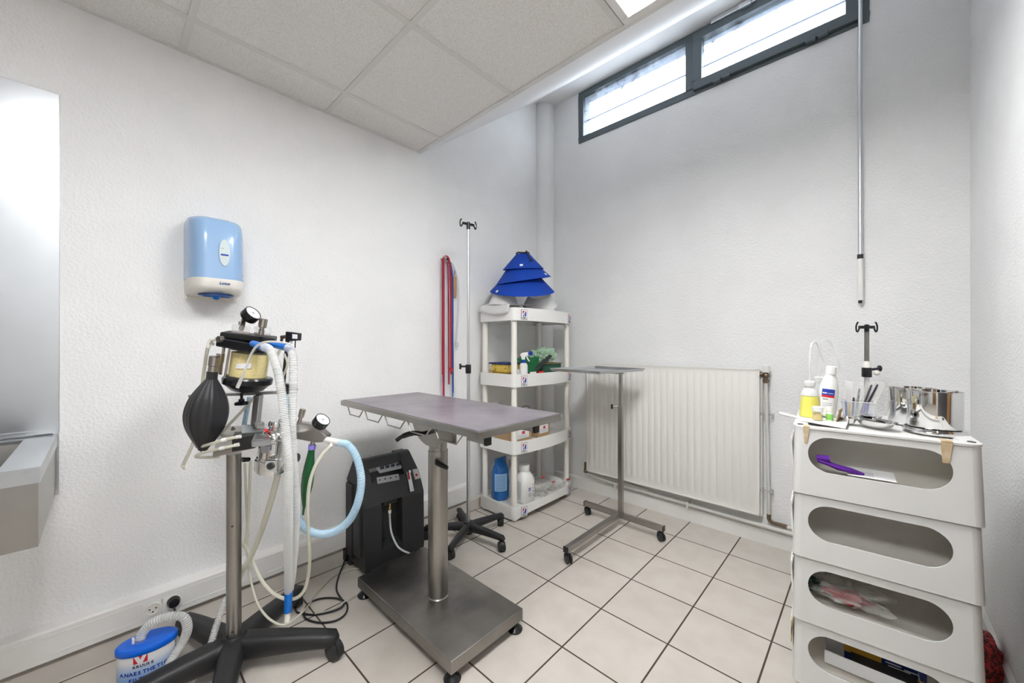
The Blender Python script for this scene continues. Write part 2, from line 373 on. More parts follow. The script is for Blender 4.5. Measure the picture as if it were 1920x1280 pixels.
def glassmat():
    m = bpy.data.materials.new('dirty_glass'); m.use_nodes = True; N, L, b = nodes(m)
    b.inputs['Base Color'].default_value = (.62, .68, .78, 1); b.inputs['Roughness'].default_value = .6
    tl = N.new('ShaderNodeBsdfTranslucent'); tl.inputs['Color'].default_value = (.6, .66, .76, 1)
    tr = N.new('ShaderNodeBsdfTransparent'); x = N.new('ShaderNodeMixShader')
    tc = N.new('ShaderNodeTexCoord'); sp = N.new('ShaderNodeSeparateXYZ'); L.new(tc.outputs['Object'], sp.inputs[0])
    g = N.new('ShaderNodeMapRange'); g.inputs['From Min'].default_value = 3.06; g.inputs['From Max'].default_value = 3.27; g.inputs['To Min'].default_value = 0; g.inputs['To Max'].default_value = 1.3
    L.new(sp.outputs['Z'], g.inputs['Value'])
    n = N.new('ShaderNodeTexNoise'); n.inputs['Scale'].default_value = 28; n.inputs['Detail'].default_value = 8; L.new(tc.outputs['Object'], n.inputs['Vector'])
    q = N.new('ShaderNodeMath'); q.operation = 'MULTIPLY'; L.new(g.outputs[0], q.inputs[0]); L.new(n.outputs['Fac'], q.inputs[1])
    r = N.new('ShaderNodeMapRange'); r.inputs['From Min'].default_value = .60; r.inputs['From Max'].default_value = .72; r.inputs['To Max'].default_value = .45; L.new(n.outputs['Fac'], r.inputs['Value'])
    a = N.new('ShaderNodeMath'); a.operation = 'ADD'; a.use_clamp = True; L.new(q.outputs[0], a.inputs[0])
    r2 = N.new('ShaderNodeMath'); r2.operation = 'MULTIPLY'; L.new(r.outputs[0], r2.inputs[0]); L.new(g.outputs[0], r2.inputs[1]); L.new(r2.outputs[0], a.inputs[1])
    ad = N.new('ShaderNodeMath'); ad.inputs[1].default_value = .04; L.new(a.outputs[0], ad.inputs[0])
    L.new(ad.outputs[0], x.inputs[0]); L.new(tr.outputs[0], x.inputs[1]); L.new(b.outputs[0], x.inputs[2])
    L.new(x.outputs[0], N['Material Output'].inputs['Surface']); return m
GM = glassmat()
for (x0, x1), z0, z1 in ((gl[0], WZ0+.046, WZ1-.046), ((-.82, -.10), WZ0+.077, WZ1-.077)):
    MB().bb((x0-.01, fy0+.03, z0-.005), (x1+.01, fy0+.036, z1+.005)).obj('pane', GM, wo)
# slats of the shutter outside the glass
b = MB().bb((WX0, YB+.062, 3.098), (WX1, YB+.070, 3.107))
b.obj('outer_slat', mat('slat_grey', (.18, .2, .24), .6), wo)
# chain motor on the top frame
b = MB(); p = onY(1385, 3, YB-.03); 
b.bb((-.76, YB-.045, 3.285), (-.50, YB-.012, 3.315)).bb((-.60, YB-.06, 3.275), (-.53, YB-.01, 3.305))
tag(b.obj('window_opener', 'alu', bev=.004), 'small silver opener box on top edge of the high window sash', 'window opener')
# crank rod
t = thing('window_crank', 'long silver crank rod hanging down the wall from right end of high window', 'crank rod', (-.041, YB-.03, 1.42))
MB().cyl((-.041, YB-.03, 1.66), (-.041, YB-.03, 3.24), .0095).obj('rod', 'alu', t)
MB().cyl((-.041, YB-.03, 1.435), (-.041, YB-.03, 1.652), .0125).obj('grip', 'white_plastic', t, 'white grip sleeve')
MB().cyl((-.041, YB-.03, 1.652), (-.041, YB-.03, 1.675), .0125).obj('collar', 'black', t)
MB().cyl((-.041, YB-.03, 1.42), (-.041, YB-.03, 1.436), .008).obj('tip', 'black', t)
MB().bb((-.052, YB-.045, 3.20), (-.030, YB-.008, 3.30)).obj('bracket', 'frame_grey', t)

# ceiling lights (one in view, a second one added unseen above the camera)
def ceiling_light(x, y, label):
    t = thing('ceiling_light', label, 'ceiling light', (x, y, ZC))
    b = MB(); fr_ = .028; h = .278
    for a in ((-h, -h, h, -h+fr_), (-h, h-fr_, h, h), (-h, -h+fr_, -h+fr_, h-fr_), (h-fr_, -h+fr_, h, h-fr_)):
        b.bb((a[0], a[1], -.006), (a[2], a[3], .006))
    b.obj('frame', 'white_paint', t, wd=False, bev=.002)
    MB().bb((-h+fr_, -h+fr_, -.002), (h-fr_, h-fr_, .002)).obj('diffuser', 'lamp', t, wd=False)
    return t
ceiling_light(-.422, YE-.296-.005, 'square lit ceiling panel beside the high window')
ceiling_light(-.422, YE-.296-.592*2, 'added unseen lit ceiling panel right above where one stands')  # second panel out of view, added for light and steel reflections

# ------------------------------------------------------------------ examination table
t = thing('examination_table', 'steel examination table with purple-grey top on a single column in the middle of the room', 'examination table', (-1.408, 1.02, 0))
tx0, tx1, ty0, ty1, tz = -1.915, -.896, .803, 1.247, .927
MB().bb((tx0+.006, ty0+.006, tz-.006), (tx1-.006, ty1-.006, tz+.003)).obj('table_top', 'laminate', t, 'purple-grey laminate surface', bev=.002)
b = MB().bb((tx0, ty0, tz-.024), (tx1, ty0+.012, tz)).bb((tx0, ty1-.012, tz-.024), (tx1, ty1, tz)).bb((tx0, ty0+.012, tz-.024), (tx0+.012, ty1-.012, tz)).bb((tx1-.012, ty0+.012, tz-.024), (tx1, ty1-.012, tz))
b.bb((tx0+.012, ty0+.012, tz-.02), (tx1-.012, ty1-.012, tz-.008))
b.obj('top_frame', 'steel', t, bev=.002)
# wire tie-down loops along the near long side and the right end
def wireloop(x0, x1):
    z = tz-.03; d = .035; y = ty0+.010
    return MB().tube([Vector(p) for p in ((x0, y, z+.008), (x0+.032, y-.004, z-d+.006), (x1-.032, y-.004, z-d+.006), (x1, y, z+.008))], .003, 8)
xs = [tx0+.055+.178*k for k in range(6)]
for i in range(5): wireloop(xs[i]+.004, xs[i+1]-.012).obj('tie_loop', 'steel', t)
for y in (.87, 1.12): MB().bb((-1.02, y-.010, tz-.055), (tx1-.035, y+.010, tz-.026)).obj('slide_rail', 'steel', t)
for y in (.87, 1.12): MB().bb((tx1-.036, y-.012, tz-.058), (tx1-.024, y+.012, tz-.027)).obj('end_cap', 'black', t)
MB().cyl((-1.408, 1.02, .088), (-1.408, 1.02, .735), .0432, seg=40).obj('column', 'steel', t)
MB().cyl((-1.408, 1.02, .735), (-1.408, 1.02, .80), .0395, seg=40).obj('upper_column', 'steel', t)
# tilt bracket below the top: block and quarter-round cheek
b = MB(); b.bb((-1.46, .972, .775), (-1.355, 1.068, .85)).bb((-1.45, .98, .85), (-1.365, 1.06, .90))
pts = [(-1.53, tz-.03)]+[(-1.40+.145*math.cos(a), .895+.135*math.sin(a)) for a in [PI+i*PI/2/10 for i in range(11)]]+[(-1.34, .76), (-1.34, tz-.03)]
b.prism([(x, .968, z) for x, z in pts], (0, .008, 0)).prism([(x, 1.064, z) for x, z in pts], (0, .008, 0))
b.obj('tilt_bracket', 'steel', t, bev=.002)
b = MB(); b.tube(spline([(-1.40, .93, .822), (-1.425, .90, .825), (-1.455, .87, .812), (-1.475, .855, .795)], 6), [.010]*6+[.0115]*6+[.009]*7, 10)
b.cyl((-1.40, .93, .822), (-1.40, .975, .822), .009)
b.obj('lever_handle', 'black', t)
b = MB().tube([Vector((-1.375, .985, .70)), Vector((-1.36, .98, .695)), Vector((-1.335, .985, .690)), Vector((-1.302, .99, .683))], [.007, .011, .0115, .008], 10)
b.obj('clamp_lever', 'black', t)
bx0, bx1, by0, by1 = -1.795, -1.072, .832, 1.212
MB().bb((bx0, by0, .042), (bx1, by1, .09)).obj('base_plate', 'steel_base', t, bev=.004)
MB().lathe([(0, .047), (.004, .0435)], (-1.408, 1.02, .09), Z, 32).obj('base_ring', 'steel', t)
for x in (bx0+.035, bx1-.035):
    for y in (by0+.035, by1-.035):
        MB().lathe([(0, .030), (.008, .032), (.020, .020), (.028, .010), (.045, .009)], (x+(.012 if x > -1.4 else -.01), y-.012 if y < 1 else y+.01, 0), Z, 20).obj('foot', 'gloss_black', t)

# ------------------------------------------------------------------ five-star castor bases
def star_base(t, R, a0, arm_r, zt, ze, wheel, hub_r):
    """in the thing's own coordinates"""
    b = MB().lathe([(zt-.075, hub_r*.8), (zt-.05, hub_r), (zt-.02, hub_r), (zt-.008, hub_r*.93), (zt, hub_r*.78)], (0, 0, 0), Z, 28)
    b.obj('hub', 'black', t, wd=False)
    for k in range(5):
        a = math.radians(a0+72*k); dx, dy = math.cos(a), math.sin(a); nx, ny = -dy, dx; rs = []
        for s in range(9):
            f = s/8; r = hub_r*.5+(R+.012-hub_r*.5)*f; z = zt-.008+(ze-zt+.008)*(f**1.7) ; hw = arm_r*(1-.25*f); hh = arm_r*(1.0-.42*f)
            rs.append([Vector((dx*r+nx*hw*math.cos(q), dy*r+ny*hw*math.cos(q), z-hh+hh*max(-1, min(1, 1.25*math.sin(q))))) for q in [2*PI*j/14 for j in range(14)]])
        r = R+.024; rs.append([Vector((dx*r+nx*arm_r*.4*math.cos(q), dy*r+ny*arm_r*.4*math.cos(q), ze-arm_r*.7+arm_r*.25*math.sin(q))) for q in [2*PI*j/14 for j in range(14)]])
        MB().rings(rs).obj('base_leg', 'black', t, wd=False, sharp=75)
        wa = a+(.9, 2.4, .3, 1.7, -.7)[k]; wx, wy = math.cos(wa), math.sin(wa); c = Vector((dx*R, dy*R, wheel))
        ax = Vector((wx, wy, 0)); off = Vector((-wy, wx, 0))*wheel*.45
        b = MB().cyl((dx*R, dy*R, ze-arm_r*1.1), (dx*R, dy*R, wheel*1.2), .008)
        b.lathe([(-.010, wheel*1.02), (-.007, wheel*1.12), (.007, wheel*1.12), (.010, wheel*1.02)], c-off+Z*wheel*.12, ax, 22)
        cb = b.obj('castor', 'black', t, wd=False)
        b = MB()
        for s in (-1, 1): b.lathe([(s*.0115-.008, wheel*.86), (s*.0115-.006, wheel), (s*.0115+.006, wheel), (s*.0115+.008, wheel*.86)], c-off, ax, 22)
        b.obj('wheel', 'rubber', cb, wd=False)

# ------------------------------------------------------------------ drip stands
def hook_bar(b_t, z, wid, rz):
    d = Vector((math.cos(rz), math.sin(rz), 0)); n = Vector((-d.y, d.x, 0))
    b = MB().lathe([(-.035, .011), (.008, .012), (.012, .008)], (0, 0, z), Z, 16)
    b.prism([d*(-wid*.8)+n*(-.006)+Z*(z-.008), d*(-wid*.8)-n*(-.006)+Z*(z-.008), d*(-wid*.8)-n*(-.006)+Z*(z+.006), d*(-wid*.8)+n*(-.006)+Z*(z+.006)], d*wid*1.6)
    b.obj('hook_bar', 'gloss_black', b_t, wd=False, bev=.002)
    for s in (-1, 1):
        p = [d*s*wid*.78+Z*(z-.006), d*s*wid*.95+Z*(z-.022), d*s*wid*1.08+Z*(z-.018), d*s*wid*1.12+Z*(z+.002), d*s*wid*1.0+Z*(z+.018), d*s*wid*.9+Z*(z+.022)]
        MB().tube(spline(p, 5), .0042, 8).obj('hook', 'gloss_black', b_t, wd=False)
t = thing('drip_stand', 'tall steel drip stand on black five-star base behind the examination table', 'drip stand', (-1.83, 1.554, 0))
star_base(t, .25, 9.5, .024, .105, .085, .027, .032)
MB().cyl((0, 0, .05), (0, 0, 1.05), .0115).obj('lower_pole', 'alu', t, wd=False)
MB().cyl((0, 0, 1.05), (0, 0, 1.95), .0085).obj('upper_pole', 'alu', t, wd=False)
MB().lathe([(1.025, .0165), (1.03, .018), (1.075, .018), (1.08, .0165)], (0, 0, 0), Z, 20).cyl((0, 0, 1.068), tuple(-IR*.04+Z*1.068), .006).obj('height_collar', 'gloss_black', t, wd=False)
MB().cyl(-IR*.038+Z*1.068, -IR*.046+Z*1.068, .007).lathe([(0, .008), (.003, .014), (.009, .014), (.011, .010)], -IR*.044+Z*1.068, -IR, 8).box((-IR*.05+Z*1.068), (.006, .012, .034)).obj('clamp_knob', 'gloss_black', t, wd=False)
hook_bar(t, 1.955, .052, math.radians(80))
t = thing('drip_stand', 'short steel drip stand with its hooks just above the white cart', 'drip stand', (-.0145, 2.43, 0))
MB.rs = .8
star_base(t, .24, 30, .024, .105, .085, .027, .032)
MB().cyl((0, 0, .05), (0, 0, 1.075), .0125).obj('lower_pole', 'alu', t, wd=False)
MB().cyl((0, 0, 1.075), (0, 0, 1.28), .0112).obj('upper_pole', 'steel_base', t, wd=False)
MB().lathe([(1.052, .0215), (1.056, .023), (1.092, .023), (1.096, .0215)], (0, 0, 0), Z, 20).cyl((0, 0, 1.085), tuple(IR*.05-IN*.01+Z*1.092), .007).obj('height_collar', 'gloss_black', t, wd=False)
MB().lathe([(1.096, .020), (1.118, .018), (1.126, .013)], (0, 0, 0), Z, 18).sphere(IR*.028-IN*.02+Z*1.073, .012).obj('wrapped_tape', 'cream', t, 'cream tape wrapped at the clamp', wd=False)
MB().lathe([(0, .008), (.003, .018), (.009, .018), (.011, .014)], IR*.052+Z*1.092, IR-IN*.3, 18).obj('clamp_knob', 'gloss_black', t, wd=False)
hook_bar(t, 1.285, .044, YAW)
MB.rs = 1.0

# ------------------------------------------------------------------ instrument stand (tray table)
t = thing('instrument_stand', 'low wheeled steel instrument stand with a flat tray in front of the radiator', 'instrument stand', (-1.21, 2.345, 0))
zf = .062; q = .015
b = MB().bb((-1.485, 2.345-q, zf), (-.925, 2.345+q, zf+.03)).obj('cross_bar', 'steel', t, bev=.002)
b = MB().bb((-1.222-q, 1.735, zf), (-1.222+q, 2.33, zf+.03)).obj('long_bar', 'steel', t, bev=.002)
MB().bb((-1.2245, 2.331, zf+.03), (-1.1955, 2.359, .80)).obj('post', 'steel', t, bev=.001)
MB().bb((-1.220, 2.335, .80), (-1.200, 2.355, 1.018)).obj('inner_post', 'steel', t, bev=.001)
MB().cyl((-1.225, 2.345, .795), (-1.262, 2.325, .79), .006).obj('clamp_screw', 'steel', t)
MB().lathe([(0, .009), (.004, .017), (.012, .017), (.016, .011)], (-1.256, 2.328, .79), (-.88, -.47, -.02), 10).obj('clamp_knob', 'gloss_black', t)
for x, y in ((-1.468, 2.345), (-.945, 2.34), (-1.222, 1.752)):
    b = MB().cyl((x, y, .030), (x, y, zf), .007).bb((x-.017, y-.013, .028), (x+.017, y+.013, .052))
    c_ = b.obj('castor', 'gloss_black', t, bev=.003)
    b = MB()
    for s in (-1, 1): b.lathe([(s*.010-.006, .021), (s*.010-.004, .0245), (s*.010+.004, .0245), (s*.010+.006, .021)], (x+.006, y, .0245), (0.5, .87, 0), 18)
    b.obj('wheel', 'rubber', c_)
for x, y, sx, sy in ((-1.485, 2.345, 1, 0), (-.925, 2.345, 1, 0), (-1.222, 1.735, 0, 1)):
    MB().box((x, y, zf+.015), (.006 if sx else .031, .006 if sy else .031, .031)).obj('end_plug', 'gloss_black', t)
# tray: rotated a little on its post, bracket below
TR = Matrix.Translation((-1.345, 2.273, 1.028)) @ Matrix.Rotation(math.radians(-8), 4, 'Z')
hx, hy = .200, .228
b = MB().box((0, 0, 0), (2*hx, 2*hy, .002), TR)
for sx in (-1, 1):
    b.hexa([TR @ Vector(p) for p in ((sx*hx, -hy, -.001), (sx*(hx-.002), -hy, -.001), (sx*(hx-.002), hy, -.001), (sx*hx, hy, -.001))], [TR @ Vector(p) for p in ((sx*(hx+.012), -hy-.012, .017), (sx*(hx+.010), -hy-.012, .017), (sx*(hx+.010), hy+.012, .017), (sx*(hx+.012), hy+.012, .017))])
    b.hexa([TR @ Vector(p) for p in ((-hx, sx*hy, -.001), (-hx, sx*(hy-.002), -.001), (hx, sx*(hy-.002), -.001), (hx, sx*hy, -.001))], [TR @ Vector(p) for p in ((-hx-.012, sx*(hy+.012), .017), (-hx-.012, sx*(hy+.010), .017), (hx+.012, sx*(hy+.010), .017), (hx+.012, sx*(hy+.012), .017))])
b.obj('tray', 'steel_sheet', t)
MB().box((-.025, .09, -.011), (.33, .022, .018), TR).obj('tray_bar', 'steel', t)
MB().box((-.194, .09, -.011), (.012, .024, .020), TR).obj('tray_bar_cap', 'gloss_black', t)

# ------------------------------------------------------------------ radiator and pipes
t = thing('radiator', 'white ribbed steel panel radiator on the wall below the high window', 'radiator', (-1.07, YB, .19))
rx0, rx1, rz0, rz1 = -1.668, -.487, .188, 1.058
nr = 26; pts = [(rx0, YB-.075)]
w0 = (rx1-rx0-.03)/nr
for i in range(nr):
    x = rx0+.015+i*w0; pts += [(x+w0*.05, YB-.075), (x+w0*.18, YB-.0815), (x+w0*.82, YB-.0815), (x+w0*.95, YB-.075)]
pts += [(rx1, YB-.075)]
rows = []
for z, f in ((rz0+.008, 0), (rz0+.045, 0), (rz0+.062, 1), (rz1-.058, 1), (rz1-.042, 0), (rz1-.008, 0)):
    rows.append([Vector((x, (YB-.075)+(y-(YB-.075))*f, z)) for x, y in pts])
b = MB(); n = len(pts); vs = [p for r in rows for p in r]; fs = [(i*n+j, i*n+j+1, (i+1)*n+j+1, (i+1)*n+j) for i in range(5) for j in range(n-1)]
b.add(vs, fs, True)
b.bb((rx0-.002, YB-.074, rz0), (rx1+.002, YB-.066, rz1)).bb((rx0-.004, YB-.079, rz0), (rx0+.004, YB-.066, rz1)).bb((rx1-.004, YB-.079, rz0), (rx1+.004, YB-.066, rz1))
b.bb((rx0, YB-.079, rz0), (rx1, YB-.066, rz0+.008)).bb((rx0, YB-.079, rz1-.008), (rx1, YB-.066, rz1))
b.obj('front_panel', 'radiator', t, sharp=50)
MB().bb((rx0, YB-.038, rz0+.01), (rx1, YB-.028, rz1-.004)).bb((rx1+.0, YB-.04, rz0-.01), (rx1+.012, YB-.024, rz1-.03)).obj('rear_panel', 'radiator', t)
b = MB(); b.bb((rx0+.01, YB-.066, rz1-.012), (rx1-.01, YB-.038, rz1-.008))
b.obj('top_grille', 'radiator', t)
vx = -.455
b = MB().cyl((rx1, YB-.05, 1.028), (vx, YB-.05, 1.028), .010).cyl((vx-.03, YB-.05, 1.028), (vx-.018, YB-.05, 1.028), .015).sphere((vx, YB-.05, 1.020), .019).cyl((vx, YB-.05, 1.02), (vx, YB-.05, .975), .012).cyl((vx, YB-.05, .995), (vx, YB-.05, .982), .017, seg=6)
b.obj('valve_body', 'rust', t)
MB().lathe([(1.038, .018), (1.05, .021), (1.078, .021), (1.083, .016)], (vx, YB-.05, 0), Z, 16).obj('valve_cap', 'white_plastic', t)
b = MB().cyl((rx0+.005, YB-.05, .205), (rx0-.03, YB-.05, .205), .009).cyl((rx0-.03, YB-.05, .17), (rx0-.03, YB-.05, .245), .013).sphere((rx0-.03, YB-.05, .175), .017)
b.obj('return_valve', 'rust', t)
for x in (-1.45, -.70):
    for z in (.3, .9): MB().bb((x-.015, YB-.03, z), (x+.015, YB, z+.04)).obj('wall_bracket', 'radiator', t)
MB().cyl((vx, YB-.05, .975), (vx+.012, YB-.03, .19), .0085).obj('supply_pipe', 'pipe', t)
b = pipe([(vx+.012, YB-.03, .195), (vx+.012, YB-.03, .165), (vx+.03, YB-.03, .150), (vx+.07, YB-.03, .148)], .011)
b.cyl((vx+.07, YB-.03, .148), (vx+.10, YB-.03, .146), .012, seg=8)
b.obj('elbow', 'rust', t)
MB().cyl((vx+.10, YB-.03, .146), (XR-.01, YB-.03, .140), .0085).obj('branch_pipe', 'pipe', t)
for z in (.79, .335):
    b = MB().bb((vx-.028, YB-.046, z-.005), (vx+.035, YB-.041, z+.005)).cyl((vx+.026, YB-.048, z), (vx+.026, YB, z), .006).cyl((vx-.022, YB-.044, z), (vx-.022, YB, z), .003)
    b.obj('pipe_clip', 'alu', t)
b = pipe([(rx0-.03, YB-.05, .175), (rx0-.015, YB-.035, .150), (-1.45, YB-.032, .131), (-1.2, YB-.03, .128), (-.6, YB-.03, .118), (0, YB-.03, .112), (XR-.01, YB-.03, .110)], .0125, 12)
b.obj('return_pipe', 'pipe', t)
MB().cyl((-1.55, YB-.022, .158), (-1.19, YB-.022, .142), .008).obj('thin_pipe', 'pipe', t)
for x in (-1.44, -.905): MB().bb((x-.008, YB-.046, .098), (x+.008, YB, .142)).obj('pipe_clip', 'pipe', t, bev=.002)

# ------------------------------------------------------------------ sink unit at the left
t = thing('wall_sink', 'stainless steel wall-hung sink with tall splashback panel on the left wall', 'sink', (XL, -.5, .9))
MB().bb((XL, -1.5, .885), (XL+.006, -.109, 2.107)).obj('splashback', 'steel_sheet', t, 'tall bright steel wall panel', bev=.001)
MB().bb((XL+.006, -1.5, .888), (XL+.016, -.112, .899)).bb((XL, -.124, .66), (XL+.006, -.110, .885)).obj('back_flange', 'steel_sheet', t)
sx = -1.60; sy = -.114
ix0, ix1, iy1 = -2.085, -1.665, -.185
b = MB().bb((XL+.003, iy1, .870), (sx, sy, .880)).bb((ix1, -1.5, .870), (sx, iy1, .880)).bb((XL+.003, -1.5, .870), (ix0, iy1, .880))
b.bb((sx-.01, -1.5, .838), (sx, sy, .872)).bb((XL+.003, sy-.008, .838), (sx-.001, sy, .872))
b.obj('rim', 'steel_sheet', t)
b = MB(); zz = .70
b.add([(ix0, iy1, .87), (ix1, iy1, .87), (ix1, -1.5, .87), (ix0, -1.5, .87), (ix0+.03, iy1-.03, zz), (ix1-.03, iy1-.03, zz), (ix1-.03, -1.47, zz), (ix0+.03, -1.47, zz)], [(0, 1, 5, 4), (1, 2, 6, 5), (2, 3, 7, 6), (3, 0, 4, 7), (4, 5, 6, 7)])
b.obj('basin', 'steel_base', t)
b = MB().bb((sx-.014, -1.5, .668), (sx-.006, sy-.004, .838)).bb((XL+.02, sy-.012, .668), (sx-.008, sy-.004, .838)).bb((XL+.02, -1.5, .668), (sx-.012, sy-.010, .676))
b.obj('apron', 'steel', t)

# ------------------------------------------------------------------ sockets in the trunking
def socket(y, plug):
    t = thing('socket_outlet', 'round white French socket in the wall trunking, '+('with a black plug in it' if plug else 'left of the plugged one'), 'socket', (XL+.05, y, .145))
    x = XL+.0505; z = .145
    MB().bb((x, y-.030, z-.030), (x+.002, y+.030, z+.030)).obj('plate', 'white_plastic', t, bev=.001)
    MB().lathe([(0, .0245), (.004, .0235), (.004, .020), (.001, .0195)], (x+.002, y, z), X, 28, (True, True)).obj('insert', 'cream', t)
    b = MB()
    for dy, dz in ((-.0095, .001), (.0095, .001), (0, -.011)): b.cyl((x+.0025, y+dy, z+dz), (x+.0045, y+dy, z+dz), .0028, seg=10)
    b.obj('contact_hole', 'ink', t)
    return t
socket(.135, False); socket(.197, True)
# ------------------------------------------------------------------ paper dispenser
DY0, DY1 = .235, .425; DX = XL+.185; dz0, dz1 = 1.435, 1.735
t = thing('paper_dispenser', 'translucent blue centre-feed paper towel dispenser on the left wall', 'paper dispenser', (XL, .33, 1.42))
def dsec(z, fx, s=1.0, seg=11):
    r = .055; y0, y1 = DY0+(1-s)*.09, DY1-(1-s)*.09; p = [Vector((XL, y0, z))]
    xf = XL+(DX-XL)*fx
    for i in range(seg+1):
        a = -PI/2+(PI/2)*i/seg; p.append(Vector((xf-r*1.5+r*1.5*math.cos(a), y0+r+r*math.sin(a), z)))
    for i in range(seg+1):
        a = (PI/2)*i/seg; p.append(Vector((xf-r*1.5+r*1.5*math.cos(a), y1-r+r*math.sin(a), z)))
    p.append(Vector((XL, y1, z))); return p
b = MB(); rs = [dsec(z, f, s) for z, f, s in ((1.475, 1.0, 1), (1.55, .99, 1), (1.64, .96, 1), (1.69, .92, 1), (1.715, .86, .985), (1.73, .78, .95), (1.738, .66, .86), (1.740, .5, .7))]
b.rings(rs); b.obj('cover', 'disp_blue', t, 'translucent blue cover', sharp=60)
b = MB(); rs = [dsec(z, f, s) for z, f, s in ((1.413, .55, .90), (1.420, .80, .96), (1.432, .93, .985), (1.445, .985, .992), (1.4755, 1.003, .998))]
b.rings(rs); b.obj('base_tray', 'cream', t, 'cream lower tray', sharp=60)
MB().bb((XL, DY0+.003, 1.40), (XL+.012, DY1-.003, 1.42)).obj('wall_plate', 'cream', t)
b = MB(); cx = XL+.105
b.lathe([(0, .001), (0, .062), (-.004, .060), (-.006, .050)], (cx, .33, 1.4145), Z, 32, sx=.85)
b.obj('outlet_ring', 'dark_blue', t)
MB().lathe([(0, .018), (-.014, .010), (-.016, .006)], (cx, .33, 1.411), Z, 16).box((cx, .33, 1.408), (.006, .09, .005)).obj('outlet_nozzle', 'blue_conn', t)
xf = DX+.0004; wy = .345
pts = [(xf-.003, wy+.0185*math.cos(a), 1.585+.055*math.sin(a)) for a in [2*PI*k/36 for k in range(36)]]
MB().prism(pts, (.005, 0, 0)).obj('level_window', 'disp_window', t, 'pale oval window')
MB().bb((xf+.002, wy-.014, 1.600), (xf+.0028, wy-.003, 1.603)).obj('print_mark', 'grey_print', t)
MB().bb((xf+.002, wy-.013, 1.572), (xf+.0028, wy+.013, 1.579)).obj('logo_strip', 'label_blue', t)
text('Lotus', 'lettering', .016, 'dark_blue', t, (DX+.0015, wy-.018, 1.452), Y, Z, bold=.0003, shear=.2)

# ------------------------------------------------------------------ leads, brush and tube on the wall hook
hy_, hz_ = 1.585, 1.788
tag(MB().cyl((XL, hy_, hz_), (XL+.055, hy_-.006, hz_+.005), .009).lathe([(0, .011), (.004, .011)], (XL+.052, hy_-.006, hz_+.005), X, 16).obj('wall_hook', 'nickel'), 'round metal peg in the left wall holding the hanging leads', 'hook')
def lead(name, m, dy, dz, x, zl, zr, spread, label, r=.0052):
    p = [(x, hy_-.012+dy, zl), (x+.003, hy_-.014+dy, zl+.35), (x, hy_-.012+dy, hz_-.06), (x, hy_-.008+dy*.4, hz_+.004+dz), (x, hy_+.012+dy*.4, hz_+.014+dz), (x, hy_+.026+spread*.5+dy*.3, hz_-.01+dz), (x, hy_+.032+spread+dy, hz_-.12), (x, hy_+.036+spread+dy, zr+.4), (x, hy_+.038+spread+dy, zr)]
    o = MB().tube(resample(spline(p, 12), .012), r, 8).obj(name, m); return tag(o, label, 'lead', 'cord leads on the wall hook')
lead('cord_lead', 'red', -.004, .002, XL+.046, .86, 1.0, .014, 'bright red cord lead at the front of the bunch on the wall hook', .0062)
lead('cord_lead', 'blue_cord', .008, -.002, XL+.034, .85, .87, .028, 'dark blue cord lead hanging to the lowest point of the bunch on the hook')
lead('cord_lead', 'red', .004, 0, XL+.024, 1.00, .93, .004, 'thin red cord lead hanging behind the bright one', .0048)
lead('cord_lead', 'teal_cord', .014, 0, XL+.016, .95, .84, .034, 'light blue cord lead closest to the wall in the bunch', .0045)
b = MB().sphere((XL+.048, hy_+.050, 1.03), .012, 10).cyl((XL+.048, hy_+.050, 1.03), (XL+.048, hy_+.030, 1.045), .006)
tag(b.obj('lead_clip', 'red_cap'), 'small red clip at the end of the red lead', 'clip')
t = thing('wall_brush', 'wooden-handled wire tool hanging from a thin grey wire beside the leads', 'hand tool', (XL+.02, 1.665, 1.6))
MB().tube(spline([(XL+.035, hy_+.02, hz_-.0), (XL+.03, 1.655, hz_-.026), (XL+.022, 1.680, 1.74), (XL+.02, 1.685, 1.69)], 6), .0035, 8).obj('wire', 'nickel', t)
MB().bb((XL+.012, 1.672, 1.535), (XL+.026, 1.698, 1.685)).obj('handle', 'wood', t, 'wooden handle', bev=.004)
MB().cyl((XL+.019, 1.685, 1.535), (XL+.019, 1.685, 1.528), .008).obj('ferrule', 'nickel', t)
t = thing('plastic_tube', 'clear plastic tube hanging in a bow from the wall hook', 'tube', (XL+.02, 1.7, 1.4))
pipe([(XL+.022, hy_+.012, hz_-.01), (XL+.03, 1.65, hz_-.02), (XL+.03, 1.70, 1.68), (XL+.03, 1.716, 1.56), (XL+.03, 1.712, 1.42), (XL+.03, 1.700, 1.28), (XL+.03, 1.695, 1.215)], .0055).obj('hose', 'frost', t)
MB().lathe([(0, .012), (.03, .013), (.035, .008), (.055, .007)], (XL+.03, 1.695, 1.22), (0, 0, -1), 14).obj('connector', 'clear', t)

# ------------------------------------------------------------------ anaesthesia machine on its five-star stand
t = thing('anaesthesia_machine', 'wheeled anaesthesia machine with black breathing bag and corrugated hoses by the left wall', 'anaesthesia machine', (-1.72, .33, 0))
MD = 1.417                                       # distance of its pole from where one stands
def K(u, v, dy=0.0): return at(u, v, MD+dy)
star_base(t, .34, 53, .042, .135, .095, .034, .044)
MB.rs = .81
MB().cyl((-1.72, .33, .11), (-1.72, .33, .80), .0292, seg=36).obj('pole', 'steel', t)
for z in (.155, .54): MB().cyl(Vector((-1.72, .33, z))+(IR*.45-IN).normalized()*.020, Vector((-1.72, .33, z))+(IR*.45-IN).normalized()*.0240, .0045, seg=12).obj('pole_hole', 'ink', t)
# lower mounting plate
q = [K(399, 848, -.09), K(480, 830, -.07), K(482, 797, .12), K(415, 799, .12)]
MB().hexa([p-Z*.018 for p in q], q).obj('mounting_plate', 'steel', t, bev=.002)
MB().cyl(K(437, 806, .05), K(437, 802, .05), .009).cyl(K(437, 803, .05), K(437, 799, .05), .005).obj('plate_screw', 'nickel', t)
